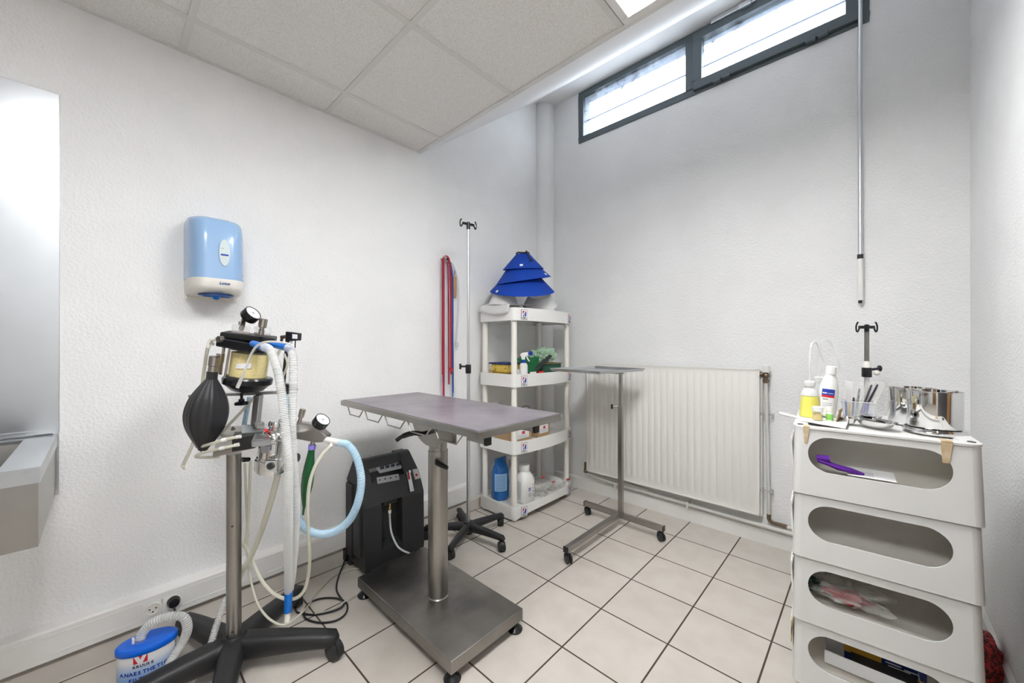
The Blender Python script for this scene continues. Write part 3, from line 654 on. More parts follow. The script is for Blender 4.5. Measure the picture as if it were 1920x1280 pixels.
# black manifold with two pale tubes
q = [K(435, 822, -.13), K(478, 815, -.12), K(478, 808, -.02), K(440, 809, -.02)]
MB().hexa([p-Z*.045 for p in q], q).obj('manifold', 'black', t, bev=.002)
q = [K(453, 812, -.08), K(508, 806, -.09), K(512, 794, .02), K(452, 796, .02)]
MB().hexa([p-Z*.03 for p in q], q).obj('clamp_block', 'steel_sheet', t, bev=.003)
q = [K(471, 826, -.20), K(508, 822, -.20), K(500, 811, -.12), K(478, 812, -.12)]
MB().hexa([p-Z*.022 for p in q], q).obj('locking_block', 'steel_sheet', t, bev=.003)
MB().bb(K(487, 797, -.03)-Vector((.012, .012, .008)), K(487, 797, -.03)+Vector((.012, .012, .012))).obj('square_nut', 'nickel', t, bev=.002)
for nm, P, lb in (('gas_tube', [(446, 819, -.13), (425, 823, -.14), (395, 832, -.13), (372, 838, -.08), (368, 832, 0)], (421, 824)), ('gas_tube', [(443, 834, -.13), (422, 839, -.14), (398, 844, -.13), (374, 851, -.10), (368, 856, -.05), (385, 857, 0), (410, 856, .05)], (417, 840))):
    o = pipe([K(*p) for p in P], .0065).obj(nm, 'tube', t)
    a = K(P[0][0]-3, P[0][1]+.5, P[0][2]); MB().cyl(a, K(P[0][0]+5, P[0][1]-1, P[0][2]), .0075).obj('tube_tip', 'white_plastic', t)
    MB().cyl(K(lb[0]-4, lb[1]+.8, -.14), K(lb[0]+4, lb[1]-.8, -.14), .0078, seg=12).obj('paper_flag', 'paper', t, 'white paper tag round the tube')
# uprights and cross bar
MB().prism([K(469, 797, .02), K(481, 797, .02), K(487, 741, .02), K(475, 741, .02)], IN*.024).obj('upright', 'alu', t, bev=.002)
q = [K(352, 740, .03), K(524, 733, .03), K(524, 738.5, .03), K(352, 745.5, .03)]
MB().prism(q, IN*.05).obj('cross_bar', 'alu', t, bev=.002)
pipe([K(477, 744, .10), K(462, 762, .09), K(440, 785, .07), K(418, 808, .05), K(395, 830, .05)], .0068).obj('gas_tube', 'tube', t)
hose([K(468, 744, .11), K(464, 765, .11), K(459, 790, .1), K(458, 800, .08)], .0095).obj('blue_hose_stub', 'hose_blue', t)
# absorber: base dish, granule canister, rods, top plates
axv = (K(470, 655)-K(462, 712)).normalized()       # the head leans a little
o0 = K(463, 734, .0)
MB().lathe([(0, .045), (.006, .062), (.022, .082), (.030, .096), (.048, .0985), (.054, .094), (.056, .080)], o0, Z*.985+IR*.09, 44).obj('absorber_base', 'gloss_black', t)
c0 = K(464, 707, 0)
MB().lathe([(0, .0725), (.086, .0725)], c0+axv*.004, axv, 44).obj('granules', 'granules', t, 'yellow soda lime granules')
MB().lathe([(0, .0765), (.098, .0765)], c0+axv*.001, axv, 44, (False, False)).obj('canister_wall', clearmat('canister_plastic', (.85, .87, .88), .90, .06), t)
MB().lathe([(0, .082), (.004, .082), (.0045, .074)], c0, axv, 44).obj('seal_ring', 'dark_in', t)
rows = []
for h in (.036, .054):
    rr = []
    for i in range(10):
        a = -.05+.75*i/9; d = (IR*math.sin(a)-IN*math.cos(a)); rr.append(c0+axv*h+d*.0772*MB.rs)
    rows.append(rr)
bb_ = MB(); vs = rows[0]+rows[1]; bb_.add(vs, [(i, i+1, 11+i, 10+i) for i in range(9)], True); bb_.obj('paper_flag', 'paper', t, 'white strip label on the canister')
MB().lathe([(0, .079), (.018, .079), (.030, .06)], c0+axv*.099, axv, 40).obj('canister_lid', 'gloss_black', t)
# lower plate B and upper plate A (both lean with the head)
def slab(pts, th, up=None):
    up = up or axv; return MB().hexa([p-up*th for p in pts], pts)
fa = [K(406, 633, -.09), K(477, 645, -.09), K(508, 640, .09), K(424, 627, .09)]
slab(fa, .030).obj('lower_plate', 'gloss_black', t, bev=.004)
fa = [K(413, 622, -.065), K(516, 634, -.05), K(520, 630, .085), K(428, 619, .085)]
slab(fa, .021).obj('upper_plate', 'black', t, bev=.004)
q0 = K(409, 636, -.095); MB().lathe([(0, .014), (.003, .0145), (.014, .0145)], q0, IN+IR*.3, 22).obj('end_fitting', 'nickel', t)
q0 = K(476, 645, -.11); MB().lathe([(0, .0135), (.020, .0135)], q0, IN-IR*.2, 22).obj('end_fitting', 'nickel', t)
for a, b_, r in (((431, 650, -.085), (422, 706, -.07), .0048), ((420, 650, -.02), (413, 702, -.03), .0062), ((500, 655, .06), (496, 702, .06), .0048)):
    MB().cyl(K(*a), K(*b_), r).obj('tie_rod', 'nickel', t)
b = MB().lathe([(0, .0145), (.04, .0145), (.043, .0165), (.072, .0165)], K(409, 700, -.03), K(416, 648, -.03)-K(409, 700, -.03), 24); b.obj('gas_post', 'nickel', t)
b = MB().lathe([(0, .0175), (.024, .0175), (.026, .0205), (.058, .0205), (.060, .016)], K(398, 699, -.08), K(403, 667, -.08)-K(398, 699, -.08), 24); b.obj('bag_mount', 'nickel', t)
# breathing bag
a = K(398.5, 699, -.08); e = K(381, 838, -.09); L = (e-a).length; rw = .0795
prof = [(-.004, .0195), (.020, .0195), (.026, .023), (.05, .043), (.075, .060), (.10, .072), (.13, rw), (.16, .079), (.19, .070), (.22, .052), (.245, .033), (.260, .019), (.268, .014), (L-.008, .012), (L, .010)]
sp2 = spline([Vector((h, r*(.93 if r > .03 else 1), 0)) for h, r in prof], 4); MB().lathe([(p.x, p.y) for p in sp2], a, e-a, 96, lobes=7, lob=.09).obj('breathing_bag', 'rubber', t, 'black ribbed rubber breathing bag')
n_ = (e-a).normalized(); lp = [e+n_*(.012+.010*-math.cos(k*2*PI/12))+IR*.006*math.sin(k*2*PI/12) for k in range(13)]
MB().tube(lp, .0022, 6).obj('hanging_loop', 'rubber', t)
# domed valves, gauges, knobs
for p, r in (((452, 619, .0), .037), ((492, 622, .03), .034)):
    MB().lathe([(-.010, r*.98), (.013, r), (.018, r*.93), (.020, r*.6)], K(*p), axv, 32).obj('valve_dome', 'clear', t, 'clear plastic valve dome')
    MB().lathe([(-.010, r*.9), (-.004, r*.9), (-.003, r*.5)], K(*p), axv, 28).obj('valve_disc', mat('valve_disc', (.62, .52, .48), .4), t)
def gauge(c, ax, r, h, ticks=13, px=None):
    ax = Vector(ax).normalized()
    g = MB().lathe([(-h, r*.93), (-h*.9, r), (-.002, r), (0, r*.97), (0, r*.90), (-.003, r*.89)], c, ax, 40).obj('pressure_gauge', 'gloss_black', t, 'round black pressure gauge with white dial')
    MB().lathe([(-.0028, r*.88), (-.0022, r*.88)], c, ax, 36).obj('dial', 'gauge_face', g)
    up = (Z-ax*ax.z).normalized(); rt = up.cross(ax); b = MB()
    for k in range(ticks):
        an = math.radians(-135+270*k/(ticks-1)); d = up*math.cos(an)+rt*math.sin(an); s = ax.cross(d)
        p = c-ax*.0018; b.add([p+d*r*.68-s*.0004, p+d*r*.82-s*.0004, p+d*r*.82+s*.0004, p+d*r*.68+s*.0004], [(0, 1, 2, 3)])
    d = up*.3-rt*.95; s = ax.cross(d); p = c-ax*.0014; b.add([p-d*r*.2-s*.0012, p+d*r*.6-s*.0003, p+d*r*.6+s*.0003, p-d*r*.2+s*.0012], [(0, 1, 2, 3)])
    b.lathe([(-.0016, r*.12), (-.001, r*.12)], c, ax, 12)
    b.obj('dial_marks', 'ink', g)
    MB().lathe([(-.001, r*.885), (-.0008, r*.885)], c, ax, 32).obj('dial_glass', 'clear', g)
gauge(K(475.5, 586, -.05), IR*.78+Z*.575-IN*.13, .0355, .030)
MB().cyl(K(452, 617, .0), K(459, 594, -.03), .0105).cyl(K(452, 609, .0), K(453.5, 603, .0), .0135, seg=6).obj('gauge_stem', 'nickel', t)
b = MB().lathe([(0, .0115), (.018, .0115), (.020, .009), (.026, .009), (.028, .0165), (.057, .0165), (.059, .014)], K(489, 628, -.06), K(494.5, 598, -.06)-K(489, 628, -.06), 28); b.obj('relief_valve', 'nickel', t)
# blue connectors, corrugated hoses
def seg_(a, b_, r, nm, m, lab=None, r2=None): return MB().cyl(K(*a), K(*b_), r, r2, seg=24).obj(nm, m, t, lab)
seg_((474, 644, -.10), (497, 652, -.15), .0135, 'blue_connector', 'blue_conn', 'blue hose connector', .0165)
seg_((511, 645, -.06), (541, 652, -.11), .0135, 'blue_connector', 'blue_conn', 'blue hose connector', .0165)
A = [(495, 650, -.15), (505, 655, -.17), (514, 672, -.18), (522, 700, -.19), (528, 735, -.20), (533, 780, -.20), (538, 830, -.20), (541, 880, -.19), (541, 950, -.16), (541, 1030, -.10), (541, 1108, -.03)]
hose([K(*p) for p in A], .0152).obj('corrugated_hose', 'hose', t)
B_ = [(538, 651, -.11), (546, 657, -.12), (550, 680, -.13), (550, 720, -.14), (548, 780, -.15), (549, 850, -.14), (553, 905, -.13), (555, 960, -.11), (552, 1030, -.07), (547, 1080, -.04), (543, 1106, -.02)]
hose([K(*p) for p in B_], .0145).obj('corrugated_hose', 'hose', t)
seg_((541.5, 1104, -.03), (539.5, 1146, -.02), .0165, 'hose_joiner', 'blue_conn', 'blue hose joiner', .0155)
seg_((539.5, 1146, -.02), (538.5, 1164, -.02), .012, 'hose_end', 'cream')
# T-piece with gauge, green bag and the blue hose
q = [K(550, 793, -.03), K(580, 795, -.03), K(590, 799, -.03), K(612, 819, -.03), K(604, 829, -.03), K(592, 830, -.03), K(550, 822, -.03)]
MB().prism(q, IN*.045).obj('t_piece_block', 'steel', t, bev=.004)
MB().cyl(K(548, 808, -.01), K(500, 806, .03), .010).obj('t_piece_arm', 'steel', t)
MB().lathe([(0, .012), (.02, .008), (.028, .008), (.030, .0125), (.058, .0135), (.060, .010)], K(560, 796, -.01), K(569, 763, -.01)-K(560, 796, -.01), 24).obj('relief_valve', 'nickel', t)
MB().cyl(K(590, 803, -.01), K(598, 796, -.02), .011).obj('gauge_stem', 'nickel', t)
gauge(K(606, 785.5, -.04), IR*.63+Z*.655-IN*.22, .0335, .030)
seg_((587, 826, -.01), (585, 838, -.01), .010, 'bag_neck', 'nickel')
seg_((585.5, 833, -.01), (584.5, 842, -.01), .0155, 'bag_ring', 'pink', 'purple ring')
a = K(584.5, 840, -.01); e = K(568, 965, -.01); L = (e-a).length
MB().lathe([(0, .0145), (.02, .017), (.06, .024), (.10, .029), (.14, .028), (.18, .020), (.205, .012), (.222, .006), (L, .005)], a, e-a, 48, lobes=6, lob=.10, sy=.75).obj('green_bag', 'green_bag', t, 'dark green breathing bag')
seg_((604, 822, -.01), (640, 831, -.04), .0135, 'white_connector', 'white_plastic', None, .0155)
Cc = [(637, 830, -.04), (652, 834, -.05), (666, 852, -.06), (675, 880, -.07), (677, 910, -.07), (670, 945, -.07), (655, 975, -.06), (632, 994, -.05), (605, 1001, -.03), (580, 995, -.01), (563, 979, .01), (554, 955, .02), (551, 920, .03), (548, 870, .03), (542, 800, .05), (534, 745, .06), (526, 705, .06), (519, 690, .06)]
hose([K(*p) for p in Cc], .0150).obj('blue_corrugated_hose', 'hose_blue', t, 'pale blue corrugated hose in a big loop')
MB().cyl(K(624, 828, -.03), K(620, 837, -.04), .008).obj('tube_nipple', 'white_plastic', t)
TA = [(621, 836, -.04), (607, 848, -.05), (592, 872, -.06), (581, 905, -.06), (577, 945, -.05), (578, 990, -.03), (581, 1040, 0), (577, 1085, .03), (568, 1110, .03), (552, 1122, .02), (530, 1121, .02), (508, 1108, .04), (488, 1083, .08), (474, 1052, .11), (462, 1028, .11), (455, 1018, .10)]
pipe([K(*p) for p in TA], .0078).obj('gas_tube', 'tube', t)
TB = [(462, 1020, .12), (466, 1060, .12), (473, 1100, .10), (485, 1135, .08), (505, 1160, .07), (530, 1171, .07), (552, 1160, .10), (568, 1146, .14)]
pipe([K(*p) for p in TB]+[onZ(u, v, .007) for u, v in ((583, 1128), (600, 1103), (620, 1084), (640, 1073), (660, 1067), (683, 1063))], .0052).obj('gas_tube', 'tube', t)
pipe([K(470, 865, .10), K(467, 930, .11), K(464, 990, .12), K(460, 1020, .12)], .0068).obj('gas_tube', 'tube', t)
pipe([K(459, 868, .10), K(462, 950, .12), K(465, 1010, .13), K(462, 1030, .12)], .0055).obj('gas_tube', 'tube', t)
pipe([K(399, 645, -.02), K(393, 643, -.04), K(388, 660, -.03), K(382, 700, .02), K(375, 760, .05), (K(364, 822, .02)), K(355, 847, 0), K(344, 870, 0)], .0072).obj('gas_tube', 'tube', t)
MB().tube([K(344, 868, 0), K(342, 873, 0), K(346, 877, -.01), K(350, 876, -.02)], .0075, 10).obj('tube_elbow', 'cream', t)
MB().tube([K(404, 636, -.04), K(396, 637, -.04), K(392, 642, -.04), K(391, 652, -.04)], .0082, 10).obj('tube_elbow', 'cream', t)
b = pipe([K(521, 890, -.06), K(512, 925, -.04), K(500, 965, .0), K(488, 1000, .05), K(474, 1035, .08), K(460, 1062, .09), K(440, 1100, .09), K(423, 1125, .07)], .0125, 12); b.obj('scavenge_tube', 'tube', t)
hose([K(425, 1120, .07), K(415, 1145, .04), K(405, 1175, .005), K(394, 1212, -.03), K(383, 1242, -.05), K(370, 1264, -.075), K(350, 1284, -.10), K(333, 1300, -.12)], .0135, .007).obj('corrugated_hose', 'hose', t)
# loose silicone strap with a looped end in front of the canister
p = [K(*q) for q in ((553, 655, -.13), (543, 645, -.14), (522, 641, -.16), (498, 641, -.17), (481, 649, -.17), (469, 668, -.16), (459, 695, -.15), (450, 715, -.14), (445, 727, -.14))]
pp = resample(spline(p, 12), .004); n = len(pp); MB().tube(pp, [(.0045 if i < n-14 else .0045+.0026*math.sin((i-n+14)/14*2.4)) for i in range(n)], 10, flat=.6).obj('strap', 'frost', t, 'milky silicone strap hanging in front of the canister')
pipe([K(533, 663, -.10), K(539, 682, -.1), K(531, 705, -.08), K(526, 722, -.05), K(520, 735, -.02)], .005).obj('gas_tube', 'tube', t)
pipe([K(528, 650, .02), K(520, 668, .03), K(514, 690, .03)], .006).obj('gas_tube', 'tube', t)
# flow meter at the right
MB().prism([K(535, 621, -.03), K(558, 624, -.03), K(557, 638, -.03), K(534, 640, -.03)], IN*.03).obj('flow_meter_block', 'gloss_black', t, bev=.003)
MB().prism([K(548, 626, -.032), K(557, 627, -.032), K(557, 635, -.032), K(548, 634.5, -.032)], IN*.002).obj('paper_flag', 'paper', t, 'small white label')
MB().cyl(K(539, 638, -.01), K(531, 722, -.01), .008).obj('flow_tube_back', 'gloss_black', t)
MB().cyl(K(546, 638, -.01), K(543, 720, -.01), .006).obj('flow_tube', 'clear', t)
MB().cyl(K(554, 636, -.01), K(549, 720, -.01), .0025).obj('flow_meter_rod', 'gloss_black', t)
MB().cyl(K(527, 632, -.01), K(536, 631, -.01), .008).cyl(K(529, 632, 0), K(527, 645, 0), .006).obj('inlet_fitting', 'rust', t)
MB().prism([K(524, 718, -.03), K(549, 722, -.03), K(548, 740, -.03), K(523, 738, -.03)], IN*.03).obj('lower_flow_block', 'gloss_black', t, bev=.003)
MB().cyl(K(548, 730, -.01), K(558, 730, -.01), .004).cyl(K(555, 730, -.01), K(557, 730, -.01), .008, seg=6).obj('inlet_fitting', 'rust', t)
# star knobs
MB().cyl(K(453, 734, 0), K(453, 750, 0), .006).lathe([(0, .020), (.004, .023), (.010, .023), (.014, .012)], K(452, 759, 0), Z, 24, lobes=5, lob=.25).cyl(K(452.5, 756, 0), K(453, 748, 0), .012).obj('star_knob', 'gloss_black', t)
MB().cyl(K(452, 861, .04), K(466, 861, .03), .010).lathe([(0, .016), (.008, .018)], K(462, 864, .03), Z, 16).obj('clamp_knob', 'gloss_black', t)
# chrome vaporizer
va = K(518, 796, -.10); vb = K(507, 884, -.10); ax = (vb-va)
MB().lathe([(-.014, .026), (-.008, .030), (.004, .030), (.008, .026), (.014, .026), (.022, .040), (.034, .050), (.042, .051), (.046, .056), (.054, .056), (.056, .054), (.106, .054), (.110, .058), (.114, .058), (.118, .062), (.150, .060), (.162, .052), (.166, .040)], va, ax, 48).obj('vaporizer', 'chrome', t, 'chrome vaporizer with a dial band')
dn = (-IN+IR*.05).normalized()
q = K(510, 872, -.155)
MB().box((0, 0, 0), (.040, .010, .040), Matrix.Translation(q+dn*.002) @ Matrix.Rotation(YAW, 4, 'Z')).obj('filler_plate', 'chrome', t, bev=.003)
MB().lathe([(0, .014), (.006, .014), (.006, .010), (.002, .009)], q+dn*.006, dn, 24).obj('sight_glass', 'dark_in', t)
q = K(500, 842, -.147); MB().box((0, 0, 0), (.034, .002, .022), Matrix.Translation(q-IN*.006) @ Matrix.Rotation(YAW-.25, 4, 'Z')).obj('rating_label', mat('rating_plate', (.45, .45, .5), .4), t)
MB().cyl(K(498, 806, -.15), K(503, 809, -.13), .006).obj('red_knob', 'label_red', t, 'small red knob')
MB().lathe([(0, .018), (.012, .020), (.02, .016)], K(549, 858, -.06), IR, 24, lobes=12, lob=.06).obj('vaporizer_knob', 'dark_in', t)

MB.rs = 1.0
# ------------------------------------------------------------------ anaesthetic filter canister
t = thing('filter_canister', 'oval white plastic canister with blue lid and red emblem on the floor by the sockets', 'canister', (-1.845, .105, 0))
ca = math.radians(78); ex_ = Vector((math.cos(ca), math.sin(ca), 0)); ey_ = Vector((-ex_.y, ex_.x, 0)); c0 = Vector((-1.845, .105, 0)); LA, LB, CH = .080, .050, .170
def oval(z, s): return [c0+ex_*(LA*s*math.cos(a))+ey_*(LB*s*math.sin(a))+Z*z for a in [2*PI*k/48 for k in range(48)]]
cm = mat('canister_print', (.8, .8, .82), .4); N_, L_, b_ = nodes(cm)
tc = N_.new('ShaderNodeTexCoord'); sp = N_.new('ShaderNodeSeparateXYZ'); L_.new(tc.outputs['Object'], sp.inputs[0])
cr = N_.new('ShaderNodeValToRGB'); cr.color_ramp.elements[0].position = .045; cr.color_ramp.elements[0].color = (.08, .28, .72, 1); cr.color_ramp.elements[1].position = .132; cr.color_ramp.elements[1].color = (.80, .80, .82, 1)
e_ = cr.color_ramp.elements.new(.10); e_.color = (.42, .58, .82, 1)
L_.new(sp.outputs['Z'], cr.inputs['Fac']); L_.new(cr.outputs['Color'], b_.inputs['Base Color'])
MB().rings([oval(.0, .93), oval(.006, .96), oval(CH, .96)]).obj('canister_body', cm, t)
MB().rings([oval(CH-.018, .985), oval(CH-.016, 1.01), oval(CH+.002, 1.01), oval(CH+.005, .97)]).obj('lid', 'blue_plastic', t, 'blue lid', sharp=50)
np_ = c0-ex_*.018+ey_*.0+Z*(CH+.003)
MB().lathe([(0, .018), (.014, .017), (.016, .013)], np_, Z, 24).obj('lid_spout', 'clear', t)
hp = [np_+Z*.008, np_+Z*.028+ex_*.006, np_+Z*.055+ex_*.03-ey_*.01, np_+Z*.068+ex_*.07-ey_*.02, np_+Z*.055+ex_*.115-ey_*.028, np_+Z*.012+ex_*.128-ey_*.03, np_-Z*.035+ex_*.115-ey_*.028, np_-Z*.07+ex_*.085-ey_*.025+(-ey_)*.045, np_-Z*.105+ex_*.08-ey_*.10, np_-Z*.135+ex_*.09-ey_*.15]
hose(hp, .0135, .007).obj('corrugated_hose', 'hose', t)
MB().bb(np_+Vector((-.004, -.021, .006)), np_+Vector((.010, -.015, .022))).obj('hose_clip', 'white_plastic', t)
def onoval(s, z, out=.0006):     # s: signed distance along the front face
    x = s; y = -LB*.96*math.sqrt(max(0, 1-(x/(LA*.96))**2)); p = c0+ex_*x+ey_*y+Z*z
    n = (ex_*(x/LA**2)+ey_*(y/LB**2)).normalized(); return p+n*out, n
def wraptext(s, size, m, s0, z0, bold=.0):
    s_ = s0
    for ch in s:
        adv = size*{'I': .36, 'L': .60, 'T': .66, 'F': .62, 'E': .66}.get(ch, .74)
        if ch != ' ':
            p, n = onoval(s_+adv/2, z0, .0005); tx = Z.cross(n).normalized()
            text(ch, 'lettering', size, m, t, p-tx*adv*.5, tx, Z, bold=bold, extrude=.0003)
        s_ += adv
wraptext('KRUUSE', .0125, 'ink', -.030, .113, .0004)
wraptext('ANAESTHETIC', .0165, 'label_blue', -.064, .090, .0005)
wraptext('FILTER', .0165, 'label_blue', -.040, .068, .0005)
def patch(pts, m, nm):
    MB().add([onoval(s, z, .0008)[0] for s, z in pts], [tuple(range(len(pts)))]).obj(nm, m, t)
ez = .127; es = -.028; W_ = .036; H_ = .030
patch([(es, ez), (es, ez+H_*.9), (es+W_*.33, ez)], 'label_red', 'emblem')
patch([(es+W_*.30, ez+H_*.95), (es+W_*.72, ez+H_*1.0), (es+W_*.50, ez+H_*.42)], 'label_red', 'emblem')
patch([(es+W_, ez), (es+W_, ez+H_), (es+W_*.66, ez)], 'label_red', 'emblem')

# ------------------------------------------------------------------ oxygen concentrator
t = thing('oxygen_concentrator', 'black upright oxygen concentrator against the left wall behind the table column', 'oxygen concentrator', (-1.99, 1.09, 0))
y0, y1 = .912, 1.265; pf = [(-2.098, .035), (-1.885, .035), (-1.882, .10), (-1.887, .36), (-1.90, .395)]
sl0 = Vector((-1.902, 0, .40)); sl1 = Vector((-1.985, 0, .560)); sn = Vector((sl1.z-sl0.z, 0, -(sl1.x-sl0.x))).normalized(); su = (sl1-sl0).normalized()
# the body is built round the front recess and below the handle opening
cy0, cy1, cz0, cz1 = 1.005, 1.125, .115, .365
b = MB()
back = [(-2.10, .035), (-1.94, .035), (-1.94, .40), (-1.965, .468), (-2.10, .468)]
b.prism([(x, y0+.004, z) for x, z in back], (0, y1-y0-.008, 0))
prof = [(-1.94, .035), (-1.885, .035), (-1.880, .06), (-1.885, .36), (-1.902, .40), (-1.938, .468), (-1.965, .468), (-1.94, .40)]
b.prism([(x, y0, z) for x, z in prof], (0, cy0-y0, 0)).prism([(x, cy1, z) for x, z in prof], (0, y1-cy1, 0))
b.prism([(x, cy0, z) for x, z in ((-1.94, .035), (-1.885, .035), (-1.880, .06), (-1.882, cz0), (-1.94, cz0+.02))], (0, cy1-cy0, 0))
b.prism([(x, cy0, z) for x, z in ((-1.94, cz1), (-1.886, cz1), (-1.902, .40), (-1.938, .468), (-1.965, .468), (-1.94, .40))], (0, cy1-cy0, 0))
hb = [(-1.938, .468), (-1.985, .560), (-1.995, .572), (-2.06, .572), (-2.10, .53), (-2.10, .468)]
for a, c in ((y0, .975), (1.170, y1)):
    dy = .028
    b.hexa([(x, a, .466) for x in (-1.937, -2.10)]+[(x, c, .466) for x in (-2.10, -1.937)], [(x, a+(dy if a == y0 else 0), .574) for x in (-1.99, -2.075)]+[(x, c-(dy if c == y1 else 0), .574) for x in (-2.075, -1.99)])
b.obj('housing', 'charcoal', t, bev=.006, seg=3)
b = MB(); b.prism([(x, .935, z) for x, z in ((-1.972, .530), (-1.988, .562), (-2.0, .580), (-2.03, .582), (-2.035, .545), (-2.0, .53))], (0, 1.243-.935, 0))
b.obj('carry_handle', 'charcoal', t, bev=.008, seg=3)
b = MB().bb((-1.999, y0-.012, .10), (-1.92, y0+.005, .36)); b.obj('side_panel', 'charcoal', t, bev=.006)
b = MB(); 
for z in (.40, .43): pass
b.bb((-2.10, y0-.006, .06), (-2.02, y0+.004, .45)); b.obj('rear_flank', 'black', t, bev=.006)
def SP(u, v, off=.001): return onP(u, v, sl0+sn*off, sn)
MB().prism([SP(706, 895), SP(747, 888), SP(749, 899), SP(708, 907)], sn*.001).obj('button_strip', mat('silver_label', (.36, .37, .38), .4), t)
b = MB()
for i in range(4):
    c_ = SP(712+i*10.2, 899.5-i*1.9, .0025); b.lathe([(0, .0045), (.0006, .0045), (.0006, .0032), (0, .003)], c_, sn, 12)
b.obj('button_symbol', 'ink', t)
b = MB(); b.prism([SP(703, 875, -.012), SP(745, 866, -.012), SP(754, 874, -.012), SP(752, 878, -.008), SP(712, 887, -.008)], sn*.002); b.obj('display_label', mat('silver_label2', (.40, .42, .43), .35), t)
b = MB()
for i in range(4): b.prism([SP(713+i*10, 880-i*2.2, -.006), SP(720+i*10, 878.5-i*2.2, -.006), SP(720+i*10, 873.5-i*2.2, -.006), SP(713+i*10, 875-i*2.2, -.006)], sn*.0006)
b.obj('label_print', 'ink', t)
MB().prism([SP(762, 884), SP(768, 883), SP(776, 920), SP(769, 922)], sn*.004).obj('flow_window', 'gauge_face', t)
MB().prism([SP(764, 888, .006), SP(767, 887, .006), SP(769, 898, .006), SP(766, 899, .006)], sn*.0008).obj('flow_scale', 'label_red', t)
MB().lathe([(0, .010), (.014, .009), (.016, .006)], SP(766, 885, .004), sn, 20).obj('flow_knob', 'chrome', t)
MB().prism([SP(773, 880), SP(783, 878), SP(788, 896), SP(778, 899)], sn*.001).obj('warning_label', mat('silver_label3', (.45, .45, .45), .4), t)
MB().lathe([(0, .0075), (.0006, .0075), (.0006, .006), (0, .0058)], SP(781, 890, .0025), sn, 20).obj('warning_ring', 'label_red', t)
MB().prism([(-1.905, 1.02, .34), (-1.905, 1.11, .34), (-1.905, 1.095, .365), (-1.905, 1.035, .365)], (-.03, 0, 0)).obj('outlet_shelf', 'gloss_black', t)
ft = Vector((-1.905, 1.062, .335)); MB().cyl(ft+Z*.008, ft-Z*.03, .0055, seg=12).cyl(ft-Z*.012, ft-Z*.02, .008, seg=6).obj('outlet_fitting', 'brass', t)
pipe([ft-Z*.025, ft+Vector((.002, 0, -.08)), ft+Vector((.012, .004, -.15)), ft+Vector((.045, .02, -.215)), ft+Vector((.075, .045, -.243)), ft+Vector((.085, .07, -.262)), ft+Vector((.06, .10, -.322)), ft+Vector((-.03, .22, -.329))], .0052).obj('oxygen_tube', 'frost', t)
MB().lathe([(0, .008), (.016, .008)], ft-Z*.045, Z, 14).obj('tube_collar', 'cream', t)
for x, y in ((-2.08, .925), (-2.08, 1.25), (-1.91, .945), (-1.91, 1.235)):
    MB().lathe([(-.011, .018), (-.008, .021), (.008, .021), (.011, .018)], (x, y, .021), (.2, 1, 0), 20).cyl((x, y, .02), (x, y, .04), .007).obj('castor', 'rubber', t)
b = MB().bb((-2.12, .90, .02), (-2.085, .93, .09)); b.obj('cord_inlet', 'gloss_black', t, bev=.004)
# black power cord in loops on the floor
F0 = lambda u, v, z=.005: onZ(u, v, z)
cp = [Vector((-2.09, .905, .05)), F0(643, 1060, .03), F0(634, 1083), F0(631, 1105), F0(640, 1122), F0(651, 1133), F0(648, 1150), F0(630, 1163), F0(600, 1167), F0(575, 1160), F0(570, 1148), F0(578, 1132), F0(600, 1122), F0(628, 1121, .006), F0(645, 1127, .012), F0(640, 1138, .012), F0(618, 1147), F0(590, 1152), F0(566, 1150), F0(556, 1147)]
MB().tube(resample(spline(cp, 10), .008), .0042, 8).obj('power_cord', 'rubber', t)
MB().lathe([(.004, .022), (.012, .022), (.026, .017), (.028, .008)], (XL+.052, .197, .147), X, 24).obj('power_plug', 'gloss_black', t)
MB().tube(spline([(XL+.072, .197, .138), (XL+.085, .20, .115), (XL+.083, .215, .08), (XL+.07, .26, .03), (-2.0, .36, .004), (-1.95, .47, .005), (-2.0, .60, .005)]+[onZ(556, 1147, .005)], 8), .0035, 8).obj('power_cord', 'rubber', t)
cp = [F0(690, 1105, .006), F0(668, 1116, .006), F0(650, 1125, .018), F0(632, 1136, .018), F0(612, 1145, .012), F0(590, 1150, .014)]
tag(MB().tube(resample(spline(cp, 10), .008), .003, 8).obj('thin_tube', 'tube'), 'thin clear tube on the floor coming from under the table base', 'tube')

